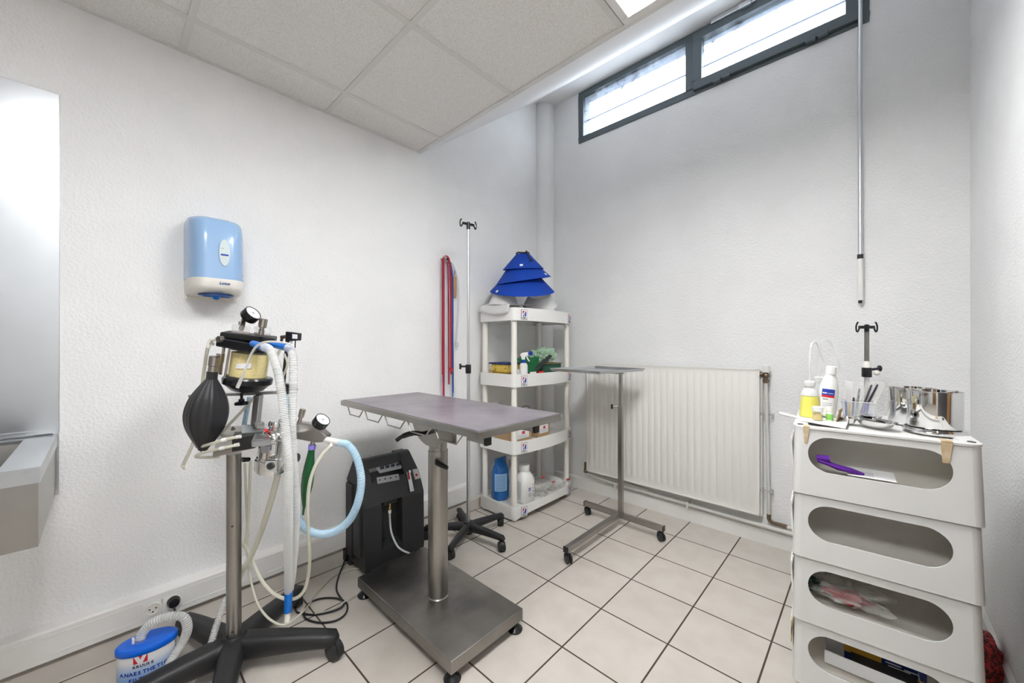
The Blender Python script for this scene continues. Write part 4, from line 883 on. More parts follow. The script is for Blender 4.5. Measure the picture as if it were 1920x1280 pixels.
# ------------------------------------------------------------------ four-tier plastic shelf unit
t = thing('shelf_unit', 'four-tier white plastic shelf unit in the corner left of the radiator', 'shelf unit', (-1.93, 2.235, 0))
px0, px1, py0, py1 = -2.075, -1.785, 1.925, 2.545
def bow(off, n=10):     # outline of a tier: rounded corners, bowed front towards the room (+x)
    p = []; r = .036+off
    for cx_, cy_, a0 in ((px0, py0, PI), (px1, py0, 1.5*PI), (px1, py1, 0), (px0, py1, .5*PI)):
        if cx_ == px1 and cy_ == py1:
            for i in range(1, 2*n):
                f = i/(2*n); p.append((px1+r+.035*math.sin(PI*f)**.8, py0+(py1-py0)*f))
        for i in range(6): a = a0+PI/2*i/5; p.append((cx_+r*math.cos(a), cy_+r*math.sin(a)))
    return p
def tier(zt, h, arch=0):
    o = bow(0); i_ = bow(-.006); z0 = zt-h
    def ring(P, z): return [Vector((x, y, z(x, y) if callable(z) else z)) for x, y in P]
    def zb(x, y):
        f = (y-py0)/(py1-py0); g = (x-px0)/(px1-px0)
        if not arch: return z0
        return z0+arch*max(0, math.sin(PI*min(1, max(0, f))))**.5 if x > px1 else z0+arch*max(0, math.sin(PI*min(1, max(0, g))))**.5*(1 if 0 < g < 1 else 0)
    b = MB(); b.rings([ring(i_, zb), ring(o, zb), ring(o, zt), ring(i_, zt), ring(i_, zt-.035)], True, (False, True))
    e = b.obj('tier', 'white_plastic', t, sharp=40); return e
ZS = [1.457, 1.002, .545, .105]
for k, z in enumerate(ZS): tier(z, .088, .035 if k == 3 else 0)
posts = [(px0, py0), (px1, py0), (px1, py1), (px0, py1)]
for x, y in posts:
    for k in range(3):
        MB().lathe([(ZS[k+1]-.03, .021), (ZS[k]-.085, .0195)], (x, y, 0), Z, 24).obj('post', 'cream', t)
    for k in range(4):
        MB().lathe([(ZS[k]-.096, .0235), (ZS[k]-.094, .0255), (ZS[k]-.07, .0255)], (x, y, 0), Z, 24).obj('post_socket', 'white_plastic', t)
    MB().lathe([(0, .018), (.012, .020), (.02, .020)], (x, y, 0), Z, 20).obj('foot', 'cream', t)
def sticker(c, n, w_=.052, h_=.068):
    n = Vector(n).normalized(); ux = Z.cross(n).normalized()
    def P(a, b_, o=.0012): return c+ux*a*w_+Z*b_*h_+n*o
    MB().prism([P(-.5, -.5, .0003), P(.5, -.5, .0003), P(.5, .5, .0003), P(-.5, .5, .0003)], n*.0006).obj('logo_sticker', 'ink', t)
    k = MB().prism([P(-.46, -.47, .0009), P(.46, -.47, .0009), P(.46, .47, .0009), P(-.46, .47, .0009)], n*.0005).obj('sticker_face', 'paper', t)
    MB().prism([P(-.30, -.02, .0015), P(-.30, .36, .0015), P(.05, .36, .0015)], n*.0003).prism([P(.10, .36, .0015), P(.02, .28, .0015), P(.30, .36, .0015)], n*.0003).obj('emblem', 'label_red', k)
    MB().prism([P(-.30, -.18, .0015), P(-.02, .14, .0015), P(-.06, -.18, .0015)], n*.0003).prism([P(.02, -.18, .0015), P(.05, .18, .0015), P(.30, .32, .0015), P(.30, -.18, .0015)], n*.0003).obj('emblem', 'label_blue', k)
    text("Hill's", 'lettering', .019, 'ink', k, P(-.40, -.42, .0016), ux, Z, bold=.0004)
def bx_(y): f = (y-py0)/(py1-py0); return px1+.036+.035*math.sin(PI*min(1, max(0, f)))**.8
for z in ZS:
    for y in (py0+.050, py1-.020):
        sticker(Vector((bx_(y)+.0025, y, z-.046)), (1, -(bx_(y+.02)-bx_(y-.02))/.04, 0))
tag(MB().sphere((px1+.058, 2.10, ZS[0]-.05), .007, 10, (.3, 1, 1)).obj('dark_spot', 'grey_print', t), '', ''); 
for o in t.children:
    if o.name.startswith('dark_spot'):
        del o['label']; del o['category']; o.name = 'tier_hole'

def frust(c, ax, prof, nm, m, lab, cat, grp=None, seg=48, par=None, thick=.003):
    pr = prof+[(h, r-thick) for h, r in prof[::-1]]
    o = MB().lathe(pr, c, ax, seg, (False, False)).obj(nm, m, par)
    if lab: tag(o, lab, cat, grp)
    return o
# collars on top of the shelf unit
g_ = 'blue protective collars stacked on the shelf unit'
def collar(c, ax, prof, lab, tagp):
    ax = Vector(ax).normalized(); t = thing('protective_collar', lab, 'pet collar', tuple(c), 0, g_)
    pr = prof+[(h, r-.004) for h, r in prof[::-1]]+[prof[0]]
    MB().lathe(pr, c, ax, 56, (False, False)).obj('cone', 'blue_felt', t, sharp=60)
    h_, an = tagp; (h0, r0), (h1, r1) = prof; e1 = (IR-ax*IR.dot(ax)).normalized(); e2 = ax.cross(e1); f = (h_-h0)/(h1-h0); rr_ = r0+(r1-r0)*f
    rad = e1*math.cos(an)+e2*math.sin(an); g = (ax*(h1-h0)+rad*(r1-r0)).normalized(); tn_ = rad.cross(g).normalized(); nn = tn_.cross(g).normalized()
    nn = nn if nn.dot(rad) > 0 else -nn; q = Vector(c)+ax*h_+rad*rr_+nn*.002
    MB().hexa([q-tn_*.011-g*.009, q+tn_*.011-g*.009, q+tn_*.011+g*.009, q-tn_*.011+g*.009], [q-tn_*.011-g*.009+nn*.001, q+tn_*.011-g*.009+nn*.001, q+tn_*.011+g*.009+nn*.001, q-tn_*.011+g*.009+nn*.001]).obj('care_tag', 'paper', t, 'small white tag')
    return t
toC = -IN
c1 = at(979, 546, 2.84); collar(c1, Z+toC*.30-IR*.0, [(0, .238), (.165, .075)], 'lowest and widest of the three blue cone collars on the shelf unit', (.018, math.radians(215)))
c2 = at(982, 526, 2.84); collar(c2, Z+toC*.15-IR*.14, [(0, .205), (.15, .07)], 'middle tilted one of the three blue cone collars on the shelf unit', (.022, math.radians(-32)))
c3 = at(981, 505, 2.83); t_ = collar(c3, Z+toC*.14-IR*.03, [(0, .152), (.112, .048)], 'topmost small blue cone collar with black drawstring on the shelf unit', (.022, math.radians(263)))
tp = c3+(Z+toC*.14-IR*.03).normalized()*.113
MB().tube([tp+IR*.046*math.cos(a)-IN*.046*math.sin(a)+Z*.003*math.sin(3*a) for a in [2*PI*k/24 for k in range(25)]], .006, 8).obj('drawstring', 'rubber', t_, 'black drawstring')
dr_ = (IR*.45-IN*.89); p = tp+dr_*.047; MB().tube(spline([p, p+Z*.008+dr_*.010, tp+dr_*.090-Z*.033, tp+dr_*.124-Z*.068], 6), .004, 8).sphere(tp+dr_*.127-Z*.072, .009, 10).obj('cord_end', 'rubber', t_)
# white collars below the blue ones
c4 = at(944, 574, 2.80); 
frust(c4, Z+IR*.06, [(0, .115), (.095, .075)], 'white_collar', 'frost', 'milky white cone collar standing under the blue ones, left of the rolled one', 'pet collar', 'white cone collars on the shelf unit')
c5 = at(1012, 573, 2.93)
frust(c5, Vector((.25, -.35, .9)), [(0, .13), (.085, .085)], 'white_collar', 'frost', 'milky white rolled cone collar lying right of the upright one on the shelf top', 'pet collar', 'white cone collars on the shelf unit')
# white plastic sheet hanging over the left end of the top tier
rows = []; nx_ = 14
for j in range(9):
    f = j/8; r = []
    for i in range(nx_):
        g = i/(nx_-1); x = -2.09+.30*g
        if f < .55: y = 2.18-.27*(f/.55); z = 1.485+.015*math.sin(g*5)+.02*(1-f)
        else: y = 1.905-.012*math.sin((f-.55)*3)+.0-.01*((f-.55)/.45); z = 1.492+.006*math.sin(g*5)-(f-.55)/.45*(.05+.035*math.sin(g*2.6)**2)
        r.append(Vector((x, y-.014*(f > .5), z+.004*math.sin(7*g+3*f))))
    rows.append(r)
b = MB(); b.rings(rows, close=False, caps=(False, False)); o = b.obj('plastic_sheet', 'frost'); md = o.modifiers.new('solid', 'SOLIDIFY'); md.thickness = .002
tag(o, 'crumpled milky plastic sheet draped over the left end of the shelf top', 'plastic sheet')

# second tier: what stands on it (floor of the tier)
z2 = ZS[1]-.033
t = thing('food_box', 'clear box of yellow-brown contents with dark blue lid on the second shelf', 'storage box', (-2.0, 2.03, z2+.028))
MB().prism([(-2.06, 1.965, z2+.032), (-1.885, 1.965, z2+.032), (-1.885, 2.10, z2+.032), (-2.06, 2.10, z2+.032)], (0, 0, .062)).obj('contents', 'food_yellow', t, 'yellow and brown contents', bev=.01)
MB().bb((-2.07, 1.955, z2+.094), (-1.878, 2.11, z2+.104)).obj('lid', 'navy', t, 'dark blue lid', bev=.003)
o = MB().prism([(-2.088, 1.952, z2+.001), (-1.86, 1.952, z2+.001), (-1.86, 2.13, z2+.001), (-2.088, 2.13, z2+.001)], (0, 0, .028)).obj('yellow_tray', 'food_yellow', bev=.008)
tag(o, 'flat yellow-brown pack lying under the blue-lidded box on the second shelf', 'food pack')
t = thing('sprayer', 'white trigger spray bottle with blue collar and nozzle on the second shelf', 'spray bottle', (-1.822, 2.065, z2))
sp_ = Vector((-1.822, 2.065, z2+.001))
MB().lathe([(0, .026), (.004, .029), (.085, .029), (.098, .024), (.104, .013), (.112, .013)], sp_, Z, 28).obj('bottle', 'white_plastic', t)
MB().lathe([(.104, .0145), (.126, .0145)], sp_, Z, 20).obj('collar', 'label_blue', t, 'blue collar')
MB().lathe([(.030, .0296), (.070, .0296)], sp_, Z, 28, (False, False)).obj('label', 'paper', t)
q = sp_+Z*.126; dr = (IR*.75-IN*.1+Z*.0).normalized()
MB().prism([q-dr*.011, q+dr*.011, q+dr*.014+Z*.024, q+dr*.045+Z*.036, q+dr*.045+Z*.055, q-dr*.004+Z*.052, q-dr*.026+Z*.038, q-dr*.018+Z*.026], dr.cross(Z)*.018).obj('spray_head', 'white_plastic', t, bev=.003)
MB().tube([q+dr*.022+Z*.026+dr.cross(Z)*.009, q+dr*.030+Z*.008+dr.cross(Z)*.009, q+dr*.044-Z*.012+dr.cross(Z)*.009], .005, 8).obj('trigger', 'white_plastic', t)
MB().lathe([(0, .014), (.016, .017), (.017, .010), (.010, .008)], q+dr*.044+Z*.045+dr.cross(Z)*.009, (dr*.45-IN*.7), 24).obj('nozzle', 'label_blue', t, 'blue nozzle')
t = thing('green_box', 'dark green carton with open brown flaps on the second shelf', 'box', (-1.86, 2.42, z2))
MB().bb((-1.98, 2.27, z2+.001), (-1.815, 2.51, z2+.085)).obj('carton', 'green_box', t)
MB().hexa([(-1.97, 2.30, z2+.086), (-1.812, 2.30, z2+.086), (-1.812, 2.515, z2+.086), (-1.97, 2.515, z2+.086)], [(-1.985, 2.29, z2+.094), (-1.80, 2.31, z2+.09), (-1.81, 2.517, z2+.092), (-1.985, 2.517, z2+.098)]).obj('flap', 'card', t, 'brown cardboard flap')
MB().bb((-1.812, 2.44, z2+.02), (-1.8105, 2.48, z2+.05)).obj('label', 'pink', t)
t2 = MB().hexa([(-1.985, 2.10, z2+.03), (-1.84, 2.10, z2+.03), (-1.84, 2.25, z2+.03), (-1.985, 2.25, z2+.03)], [(-1.985, 2.115, z2+.115), (-1.84, 2.115, z2+.085), (-1.84, 2.265, z2+.14), (-1.985, 2.265, z2+.15)]).obj('green_folder', 'green_card')
tag(t2, 'slanted bright green carton behind the spray bottle', 'carton')
tag(MB().hexa([at(1003, 691, 2.75), at(1008, 695, 2.75), at(1036, 667, 2.95), at(1031, 664, 2.95)], [at(1003, 689, 2.80), at(1008, 692, 2.80), at(1036, 664, 3.0), at(1031, 661, 3.0)]).obj('dark_rod', 'gloss_black'), 'dark rod leaning across the green carton on the second shelf', 'rod')
def crumple(c, sz, m, nm, seed, lab, cat, amp=.25):
    rnd = random.Random(seed); bm = bmesh.new(); bmesh.ops.create_icosphere(bm, subdivisions=5, radius=1)
    import mathutils
    for v in bm.verts:
        n = mathutils.noise.noise(v.co*2.3+Vector((seed, 0, 0)))*amp*2+mathutils.noise.noise(v.co*6+Vector((0, seed, 0)))*amp
        k = 1+n; v.co = Vector((v.co.x*sz[0]*k, v.co.y*sz[1]*k, max(-sz[2]*.8, v.co.z*sz[2]*k)))+Vector(c)
    me = bpy.data.meshes.new(nm); bm.to_mesh(me); bm.free(); me.materials.append(M[m]); me.polygons.foreach_set('use_smooth', [True]*len(me.polygons)); me.set_sharp_from_angle(angle=math.radians(50)); o = bpy.data.objects.new(nm, me); C.objects.link(o)
    return tag(o, lab, cat)
crumple((-1.88, 2.36, z2+.145), (.075, .11, .055), 'bag_green', 'plastic_bag', 3, 'crumpled pale green plastic bag on top of the dark green carton', 'plastic bag', .35)
tag(MB().lathe([(0, .014), (.045, .014), (.05, .009), (.062, .009)], (-1.80, 1.985, z2+.001), Z, 18).obj('small_bottle', 'frost'), 'small pale bottle just right of the shelf front post on the second shelf', 'bottle')
tag(MB().bb((-1.775, 2.16, z2+.001), (-1.755, 2.215, z2+.042)).obj('red_box', 'red_cap', bev=.003), 'little red box at the front edge of the second shelf', 'box')
tag(MB().bb((-1.775, 2.08, z2+.001), (-1.765, 2.14, z2+.040)).bb((-1.766, 2.09, z2+.015), (-1.7655, 2.12, z2+.028)).obj('white_packet', 'paper', bev=.002), 'small white packet at the front edge of the second shelf', 'packet')

# third tier: cartons with labels
z3 = ZS[2]-.033
for y0_, y1_, x1_, lab in ((1.945, 2.125, -1.80, 'brown carton with white label nearest the front post on the third shelf'), (2.20, 2.345, -1.80, 'brown carton with white label, the right one on the third shelf')):
    t = thing('carton', lab, 'carton', ((-2.0+x1_)/2, (y0_+y1_)/2, z3), 0)
    MB().bb((-2.0, y0_, z3+.001), (x1_, y1_, z3+.125)).obj('box_body', 'card', t, bev=.001)
    yc = (y0_+y1_)/2; q = .35*(y1_-y0_)
    MB().bb((x1_, yc-q, z3+.03), (x1_+.001, yc+q, z3+.105)).obj('label', 'paper', t, 'white printed label')
    b = MB().bb((x1_+.001, yc-q*.2, z3+.06), (x1_+.0015, yc+q*.3, z3+.08)); b.obj('label_mark', 'label_red', t)
    b = MB()
    for k in range(4): b.bb((x1_+.001, yc-q*.9, z3+.036+k*.006), (x1_+.0014, yc+q*(.5 if k % 2 else .8), z3+.038+k*.006))
    b.obj('label_print', 'grey_print', t)
t = thing('wire_rack', 'thin dark wire rack standing at the back of the third shelf', 'wire rack', (-2.03, 2.35, z3))
MB().tube(spline([(-2.05, 2.28, z3+.001), (-2.05, 2.28, z3+.16), (-2.05, 2.31, z3+.19), (-2.05, 2.37, z3+.19), (-2.05, 2.40, z3+.16), (-2.05, 2.40, z3+.001)], 6), .003, 6).obj('wire', 'rust', t)

# bottom tier
z4 = ZS[3]-.033
t = thing('blue_gel_pouch', 'blue translucent refill pouch with pale label on the bottom shelf', 'refill pouch', (-2.0, 2.045, z4))
rs = []
for z, a, b_ in ((.002, .050, .060), (.02, .060, .070), (.12, .062, .068), (.20, .058, .062), (.235, .045, .058), (.262, .020, .056), (.30, .006, .060)):
    rs.append([Vector((-1.995+a*math.cos(q)*(1+.05*math.sin(3*q+z*40)), 2.003+b_*math.sin(q)*(1+.04*math.sin(5*q+z*60)), z4+z)) for q in [2*PI*k/28 for k in range(28)]])
MB().rings(rs).obj('pouch', 'blue_gel', t)
def arcpatch(c, rx, ry, a0, a1, z0, z1, nm, m, par, off=.002, n=8):
    b = MB(); v = []
    for z in (z0, z1):
        for i in range(n+1):
            a = a0+(a1-a0)*i/n; v.append((c[0]+(rx+off)*math.cos(a), c[1]+(ry+off)*math.sin(a), z))
    b.add(v, [(i, i+1, n+2+i, n+1+i) for i in range(n)], True); return b.obj(nm, m, par)
arcpatch((-1.995, 2.003), .066, .073, -1.35, -.0, z4+.075, z4+.20, 'label', 'blue_label', t)
b_p = MB()
for k in range(9):
    v = []
    for z in (z4+.085+k*.012, z4+.089+k*.012):
        for i in range(7): a = -1.2+.95*i/6; v.append((-1.995+.0695*math.cos(a), 2.003+.0765*math.sin(a), z))
    b_p.add(v, [(i, i+1, 8+i, 7+i) for i in range(6)])
b_p.obj('label_print', mat('label_ink', (.12, .25, .5), .5), t)
def jug(x, y, lab, prints=True):
    t = thing('supplement_jug', lab, 'plastic jug', (x, y, z4)); rs = []
    def sq(z, hx, hy, n=2.0, cx=0):
        P = []
        for k in range(36):
            a = 2*PI*k/36; c_, s_ = math.cos(a), math.sin(a); e = 2/n
            P.append(Vector((x+hx*math.copysign(abs(c_)**e, c_), y+hy*math.copysign(abs(s_)**e, s_), z4+z)))
        return P
    MB().rings([sq(.002, .055, .062, 4), sq(.008, .060, .067, 4), (sq(.15, .060, .067, 4)), sq(.175, .056, .062, 3), sq(.20, .044, .048, 2.4), sq(.212, .036, .038, 2), sq(.222, .033, .033, 2)]).obj('jug_body', 'white_plastic', t, sharp=50)
    MB().lathe([(.218, .038), (.222, .0395), (.258, .0395), (.262, .036)], (x, y, z4), Z, 32).obj('screw_cap', 'white_plastic', t)
    if prints:
        xf_ = x+.0605
        MB().bb((xf_, y-.02, z4+.085), (xf_+.0008, y+.002, z4+.108)).obj('label_mark', mat('violet', (.08, .03, .3), .5), t)
        text('d', 'lettering', .022, 'paper', t, (xf_+.001, y-.016, z4+.089), Y, Z, bold=.0004)
        b = MB()
        for k in range(6): b.bb((xf_, y-.022, z4+.045+k*.005), (xf_+.0006, y+.012-(k % 3)*.005, z4+.047+k*.005))
        for k in range(3): b.bb((xf_, y+.020, z4+.07+k*.025), (xf_+.0006, y+.030, z4+.08+k*.025)).bb((xf_, y+.034, z4+.07+k*.025), (xf_+.0006, y+.044, z4+.08+k*.025))
        for k in range(16): b.bb((x-.03, y-.0675, z4+.03+k*.008), (x+.03, y-.0668, z4+.033+k*.008))
        for k in range(7): b.bb((xf_, y+.022+k*.0035, z4+.04), (xf_+.0006, y+.024+k*.0035, z4+.055))
        b.obj('label_print', 'grey_print', t)
jug(-1.842, 2.095, 'large white plastic jug with printed label and violet mark on the bottom shelf')
jug(-1.978, 2.125, 'white jug half hidden behind the front post on the bottom shelf', False)
for k, (x, y, sx_, sy_, sz_, lab) in enumerate(((-1.84, 2.27, .055, .065, .030, 'crumpled clear plastic pack on the bottom shelf, the one beside the big jug'), (-1.83, 2.42, .055, .060, .022, 'crumpled clear plastic pack on the bottom shelf, near the right post'))):
    crumple((x, y, z4+sz_*.8+.002), (sx_, sy_, sz_), 'bag_clear', 'clear_pack', 11+k, lab, 'plastic pack', .5)
for x, y, a, lab in ((-1.90, 2.21, .5, 'syringe with red cap beside the jug on the bottom shelf'), (-1.80, 2.36, -.2, 'red-capped syringe in the middle of the clear packs'), (-1.77, 2.49, .2, 'red-capped syringe nearest the right front post of the shelf'), (-1.93, 2.36, .9, 'red-capped syringe lying at the back of the bottom shelf')):
    t = thing('syringe', lab, 'syringe', (x, y, z4+.055)); d = Vector((math.sin(a), math.cos(a), .05)).normalized(); c_ = Vector((x, y, z4+.058 if x > -1.85 else z4+.08))
    MB().cyl(c_-d*.05, c_+d*.03, .007, seg=12).obj('barrel', 'clear', t)
    MB().cyl(c_+d*.03, c_+d*.055, .009, .005, seg=12).obj('cap', 'red_cap', t, 'red cap')

# ------------------------------------------------------------------ white stacking cart at the right
CA = math.atan(.069); cex = Vector((math.cos(CA), math.sin(CA), 0)); cey = Vector((-cex.y, cex.x, 0)); CO = Vector((-.187, 1.58, 0))
def Q(x, y, z): return CO+cex*x+cey*y+Z*z
t = thing('storage_cart', 'off-white stacking plastic cart with oval openings against the right wall', 'storage cart', tuple(CO))
W, D = .408, .43
ZT_ = [.928, .708, .499, .289, .080]
def crect(w0, w1, y0, y1, z, r, n=6):
    p = []
    for cx_, cy_, a0 in ((w0+r, y0+r, PI), (w1-r, y0+r, 1.5*PI), (w1-r, y1-r, 0), (w0+r, y1-r, .5*PI)):
        for i in range(n): a = a0+PI/2*i/(n-1); p.append(Q(cx_+r*math.cos(a), cy_+r*math.sin(a), z))
    return p
def oval_hole(z0, z1):      # rounded slot in the front, as a ring of points matched to a rectangular frame
    hx0, hx1 = .036, .354; r = (z1-z0)/2; zc = (z0+z1)/2; P = []
    n = 16
    for i in range(n+1): a = PI/2+PI*i/n; P.append((hx0+r+r*math.cos(a), zc+r*math.sin(a)))
    for i in range(n+1): a = -PI/2+PI*i/n; P.append((hx1-r+r*math.cos(a), zc+r*math.sin(a)))
    return P
for k in range(4):
    z1, z0 = ZT_[k], ZT_[k+1]; fl = .006
    # shell: left, back and right walls (flaring a little downwards) and floor
    R = .022
    def wallring(z, f, inn=0):
        w0, w1, y0, y1 = -fl*f+inn, W+fl*f-inn, -fl*f+inn, D+fl*f-inn; p = []
        r = R-inn
        for i in range(6): a = 1.5*PI+PI/2*i/5; p.append(Q(w1-r+r*math.cos(a), y0+r+r*math.sin(a), z))
        for cx_, cy_, a0 in ((w1-.05, y1-.05, 0), (w0+.05, y1-.05, .5*PI)):
            for i in range(7): a = a0+PI/2*i/6; p.append(Q(cx_+.05*math.cos(a), cy_+.05*math.sin(a), z))
        for i in range(6): a = PI+PI/2*i/5; p.append(Q(w0+r+r*math.cos(a), y0+r+r*math.sin(a), z))
        return p
    b = MB(); b.rings([wallring(z1, 0, .0035), wallring(z1, 0), wallring(z0+.004, 1), wallring(z0+.004, 1, .0035), wallring(z1, 0, .0035)], close=False, caps=(False, False))
    b.obj('tier_shell', 'cart', t, sharp=40)
    # front with the slot
    Hh = oval_hole(z1-.137, z1-.024); n = len(Hh); out = []
    zc = z1-.08; xc = .195
    for (x, z) in Hh:      # project outward to the frame rectangle
        dx, dz = x-xc, z-zc; X0, X1, Za, Zb = R*.9, W-R*.9, z0+.004, z1; ff = (z1-max(Za, min(Zb, z)))/(z1-z0)
        s_ = min((X1-xc)/dx if dx > 1e-6 else 1e9, (X0-xc)/dx if dx < -1e-6 else 1e9, (Zb-zc)/dz if dz > 1e-6 else 1e9, (Za-zc)/dz if dz < -1e-6 else 1e9)
        out.append((xc+dx*s_, zc+dz*s_))
    # snap the nearest points to the four corners
    for cxn in ((R*.9, z1), (R*.9, z0+.004), (W-R*.9, z0+.004), (W-R*.9, z1)):
        j = min(range(n), key=lambda i: (out[i][0]-cxn[0])**2+(out[i][1]-cxn[1])**2); out[j] = cxn
    def fy(z): return -fl*(z1-z)/(z1-z0)
    out = [(x+(1 if x > xc else -1)*(fl*(z1-z)/(z1-z0)-.001) if (x < R or x > W-R) else x, z) for x, z in out]
    rO = [Q(x, fy(z), z) for x, z in out]; rI = [Q(x, fy(z), z) for x, z in Hh]; rL = [Q(x, fy(z)+.004, z) for x, z in Hh]; rOb = [Q(x, fy(z)+.004, z) for x, z in out]
    MB().rings([rO, rI, rL, rOb], True, (False, False), smooth=False).obj('tier_front', 'cart', t)
    # curved inner bin: floor and rounded back
    xs0, xs1 = .02, W-.02; prof = [(.006, z1-.139), (.04, z1-.150), (.10, z1-.155)]+[(.10+.13*math.sin(a), z1-.045-.11*math.cos(a)) for a in [PI/2*i/8 for i in range(1, 9)]]+[(.232, z1-.015)]
    bd = (.045, .05, .08, .10)[k]; rb = (.095, .10, .11, .13)[k]; prof = [(.006, z1-.139), (bd*.5, z1-.150), (bd, z1-.155)]+[(bd+rb*math.sin(a), z1-.045-.11*math.cos(a)) for a in [PI/2*i/8 for i in range(1, 9)]]+[(bd+rb+.004, z1-.015)]
    b = MB(); rr = [[Q(x_, y_, z_) for y_, z_ in prof] for x_ in (xs0, xs1)]; b.rings(rr, close=False, caps=(False, False))
    for x_ in (xs0, xs1): b.add([Q(x_, y_, z_) for y_, z_ in prof]+[Q(x_, .006, z1-.015)], [tuple(range(len(prof)+1))])
    b.obj('inner_bin', 'bin', t)
    if k: MB().hexa(crect4 := [Q(.01, .006, z1-.012), Q(W-.01, .006, z1-.012), Q(W-.01, D-.01, z1-.012), Q(.01, D-.01, z1-.012)], [p+Z*.004 for p in crect4]).obj('tier_roof', 'cart', t)
    # pocket clipped on the left side
    b = MB(); yy = .06; zt = z1-.05; zb = z1-.155
    b.hexa([Q(-.010, yy, zb), Q(-.004, yy, zb), Q(-.004, yy+.16, zb), Q(-.010, yy+.16, zb)], [Q(-.014, yy, zt), Q(-.011, yy, zt), Q(-.011, yy+.16, zt), Q(-.014, yy+.16, zt)])
    b.hexa([Q(-.014, yy, zt-.02), Q(-.011, yy, zt-.02), Q(-.011, yy+.003, zt-.02), Q(-.014, yy+.003, zt-.02)], [Q(-.008, yy, zt+.022), Q(-.004, yy, zt+.022), Q(-.004, yy+.003, zt+.022), Q(-.008, yy+.003, zt+.022)])
    b.obj('side_pocket', 'white_plastic', t)
# top: raised rim and recessed tray, corner sockets
b = MB(); z = ZT_[0]; b.rings([crect(.001, W-.001, .001, D-.001, z-.004, .03), crect(-.004, W+.004, -.004, D+.004, z-.002, .034), crect(-.004, W+.004, -.004, D+.004, z+.004, .034), crect(.010, W-.010, .010, D-.010, z+.006, .026), crect(.034, W-.034, .030, D-.030, z+.004, .02), crect(.038, W-.038, .034, D-.034, z-.004, .02)], True, (False, True))
b.obj('top_tray', 'cart', t, sharp=40)
for x_, y_ in ((.015, .028), (W-.016, .028)):
    MB().lathe([(.0, .012), (.0015, .012)], Q(x_, y_, z+.0052), Z, 20, sx=.7, ref=cex).obj('socket_hole', 'dark_in', t)
for x0_, x1_, h in ((.024, .040, .050), (.330, .352, .055)):
    MB().hexa([Q(x0_+.003, -.004, z-h), Q(x1_-.006, -.004, z-h), Q(x1_-.006, -.0015, z-h), Q(x0_+.003, -.0015, z-h)], [Q(x0_, -.0052, z), Q(x1_, -.0052, z), Q(x1_, -.001, z), Q(x0_, -.001, z)]).hexa([Q(x0_, -.0052, z), Q(x1_, -.0052, z), Q(x1_, .022, z+.0065), Q(x0_, .022, z+.0065)], [Q(x0_, -.0057, z+.006), Q(x1_, -.0057, z+.006), Q(x1_, .022, z+.0072), Q(x0_, .022, z+.0072)]).obj('tape_strip', 'tape', t, 'brown adhesive tape')
for x_, y_ in ((.03, .03), (W-.03, .03), (.03, D-.03), (W-.03, D-.03)):
    MB().lathe([(-.012, .022), (-.008, .026), (.008, .026), (.012, .022)], Q(x_, y_, .026), cex, 20).cyl(Q(x_, y_, .03), Q(x_, y_, .084), .007).obj('castor', 'rubber', t)
MB().hexa([Q(-.011, .02, .19), Q(-.009, .02, .19), Q(-.009, .05, .19), Q(-.011, .05, .19)], [Q(-.010, .02, .265), Q(-.008, .02, .265), Q(-.008, .05, .265), Q(-.010, .05, .265)]).obj('tape_strip', 'food_yellow', t)

# in the slots
zf1 = ZT_[0]-.150
b = MB(); rows = []
for i, (x, y, z, w_) in enumerate(((.060, .02, zf1+.046, .012), (.085, .022, zf1+.040, .014), (.110, .028, zf1+.030, .016), (.145, .035, zf1+.024, .014), (.175, .04, zf1+.016, .008))):
    rows.append([Q(x, y+w_*math.cos(a), z+w_*.55*math.sin(a)) for a in [2*PI*k/12 for k in range(12)]])
b.rings(rows); b.lathe([(0, .010), (.034, .0105)], Q(.058, .018, zf1+.053), cex+Z*.05, 14)
tag(b.obj('purple_strap', 'purple'), 'purple fabric strap rolled at one end in the top slot of the cart', 'strap')
t = thing('leaflet', 'white printed leaflet lying in the top slot of the cart', 'leaflet', tuple(Q(.2, .05, zf1+.01)))
MB().hexa([Q(.135, .02, zf1+.012), Q(.245, .02, zf1+.012), Q(.245, .09, zf1+.022), Q(.135, .09, zf1+.022)], [Q(.135, .02, zf1+.0135), Q(.245, .02, zf1+.0135), Q(.245, .09, zf1+.0235), Q(.135, .09, zf1+.0235)]).obj('sheet', 'paper', t)
b = MB()
for k in range(14): x = .142+k*.004; b.hexa([Q(x, .03, zf1+.0152), Q(x+.0016, .03, zf1+.0152), Q(x+.0016, .06, zf1+.0195), Q(x, .06, zf1+.0195)], [Q(x, .03, zf1+.0155), Q(x+.0016, .03, zf1+.0155), Q(x+.0016, .06, zf1+.0198), Q(x, .06, zf1+.0198)])
b.obj('print', 'grey_print', t)
zf3 = ZT_[2]-.146
def qb(c, sz, m, nm, seed, lab, cat, amp): return crumple(tuple(Q(*c)), sz, m, nm, seed, lab, cat, amp)
qb((.125, .085, zf3+.036), (.105, .055, .034), 'bag_clear', 'plastic_bag', 21, 'crumpled clear plastic bag in the third slot of the cart', 'plastic bag', .3)
qb((.130, .070, zf3+.026), (.050, .026, .014), 'red', 'red_bundle', 22, 'red bundle inside the plastic bag in the third slot of the cart', 'bundle', .4)
qb((.052, .080, zf3+.034), (.024, .026, .016), 'green_box', 'green_bundle', 23, 'dark green bundle inside the plastic bag in the third slot', 'bundle', .4)
zf4 = ZT_[3]-.143
t = thing('tablet_box', 'navy and gold printed box lying in the bottom slot of the cart', 'medicine box', tuple(Q(.2, .2, zf4)))
RB = Matrix.Translation(Q(.225, .135, zf4+.034)) @ Matrix.Rotation(CA-.02, 4, 'Z')
MB().box((0, .0, 0), (.19, .05, .060), RB).obj('box_body', 'navy', t, bev=.001)
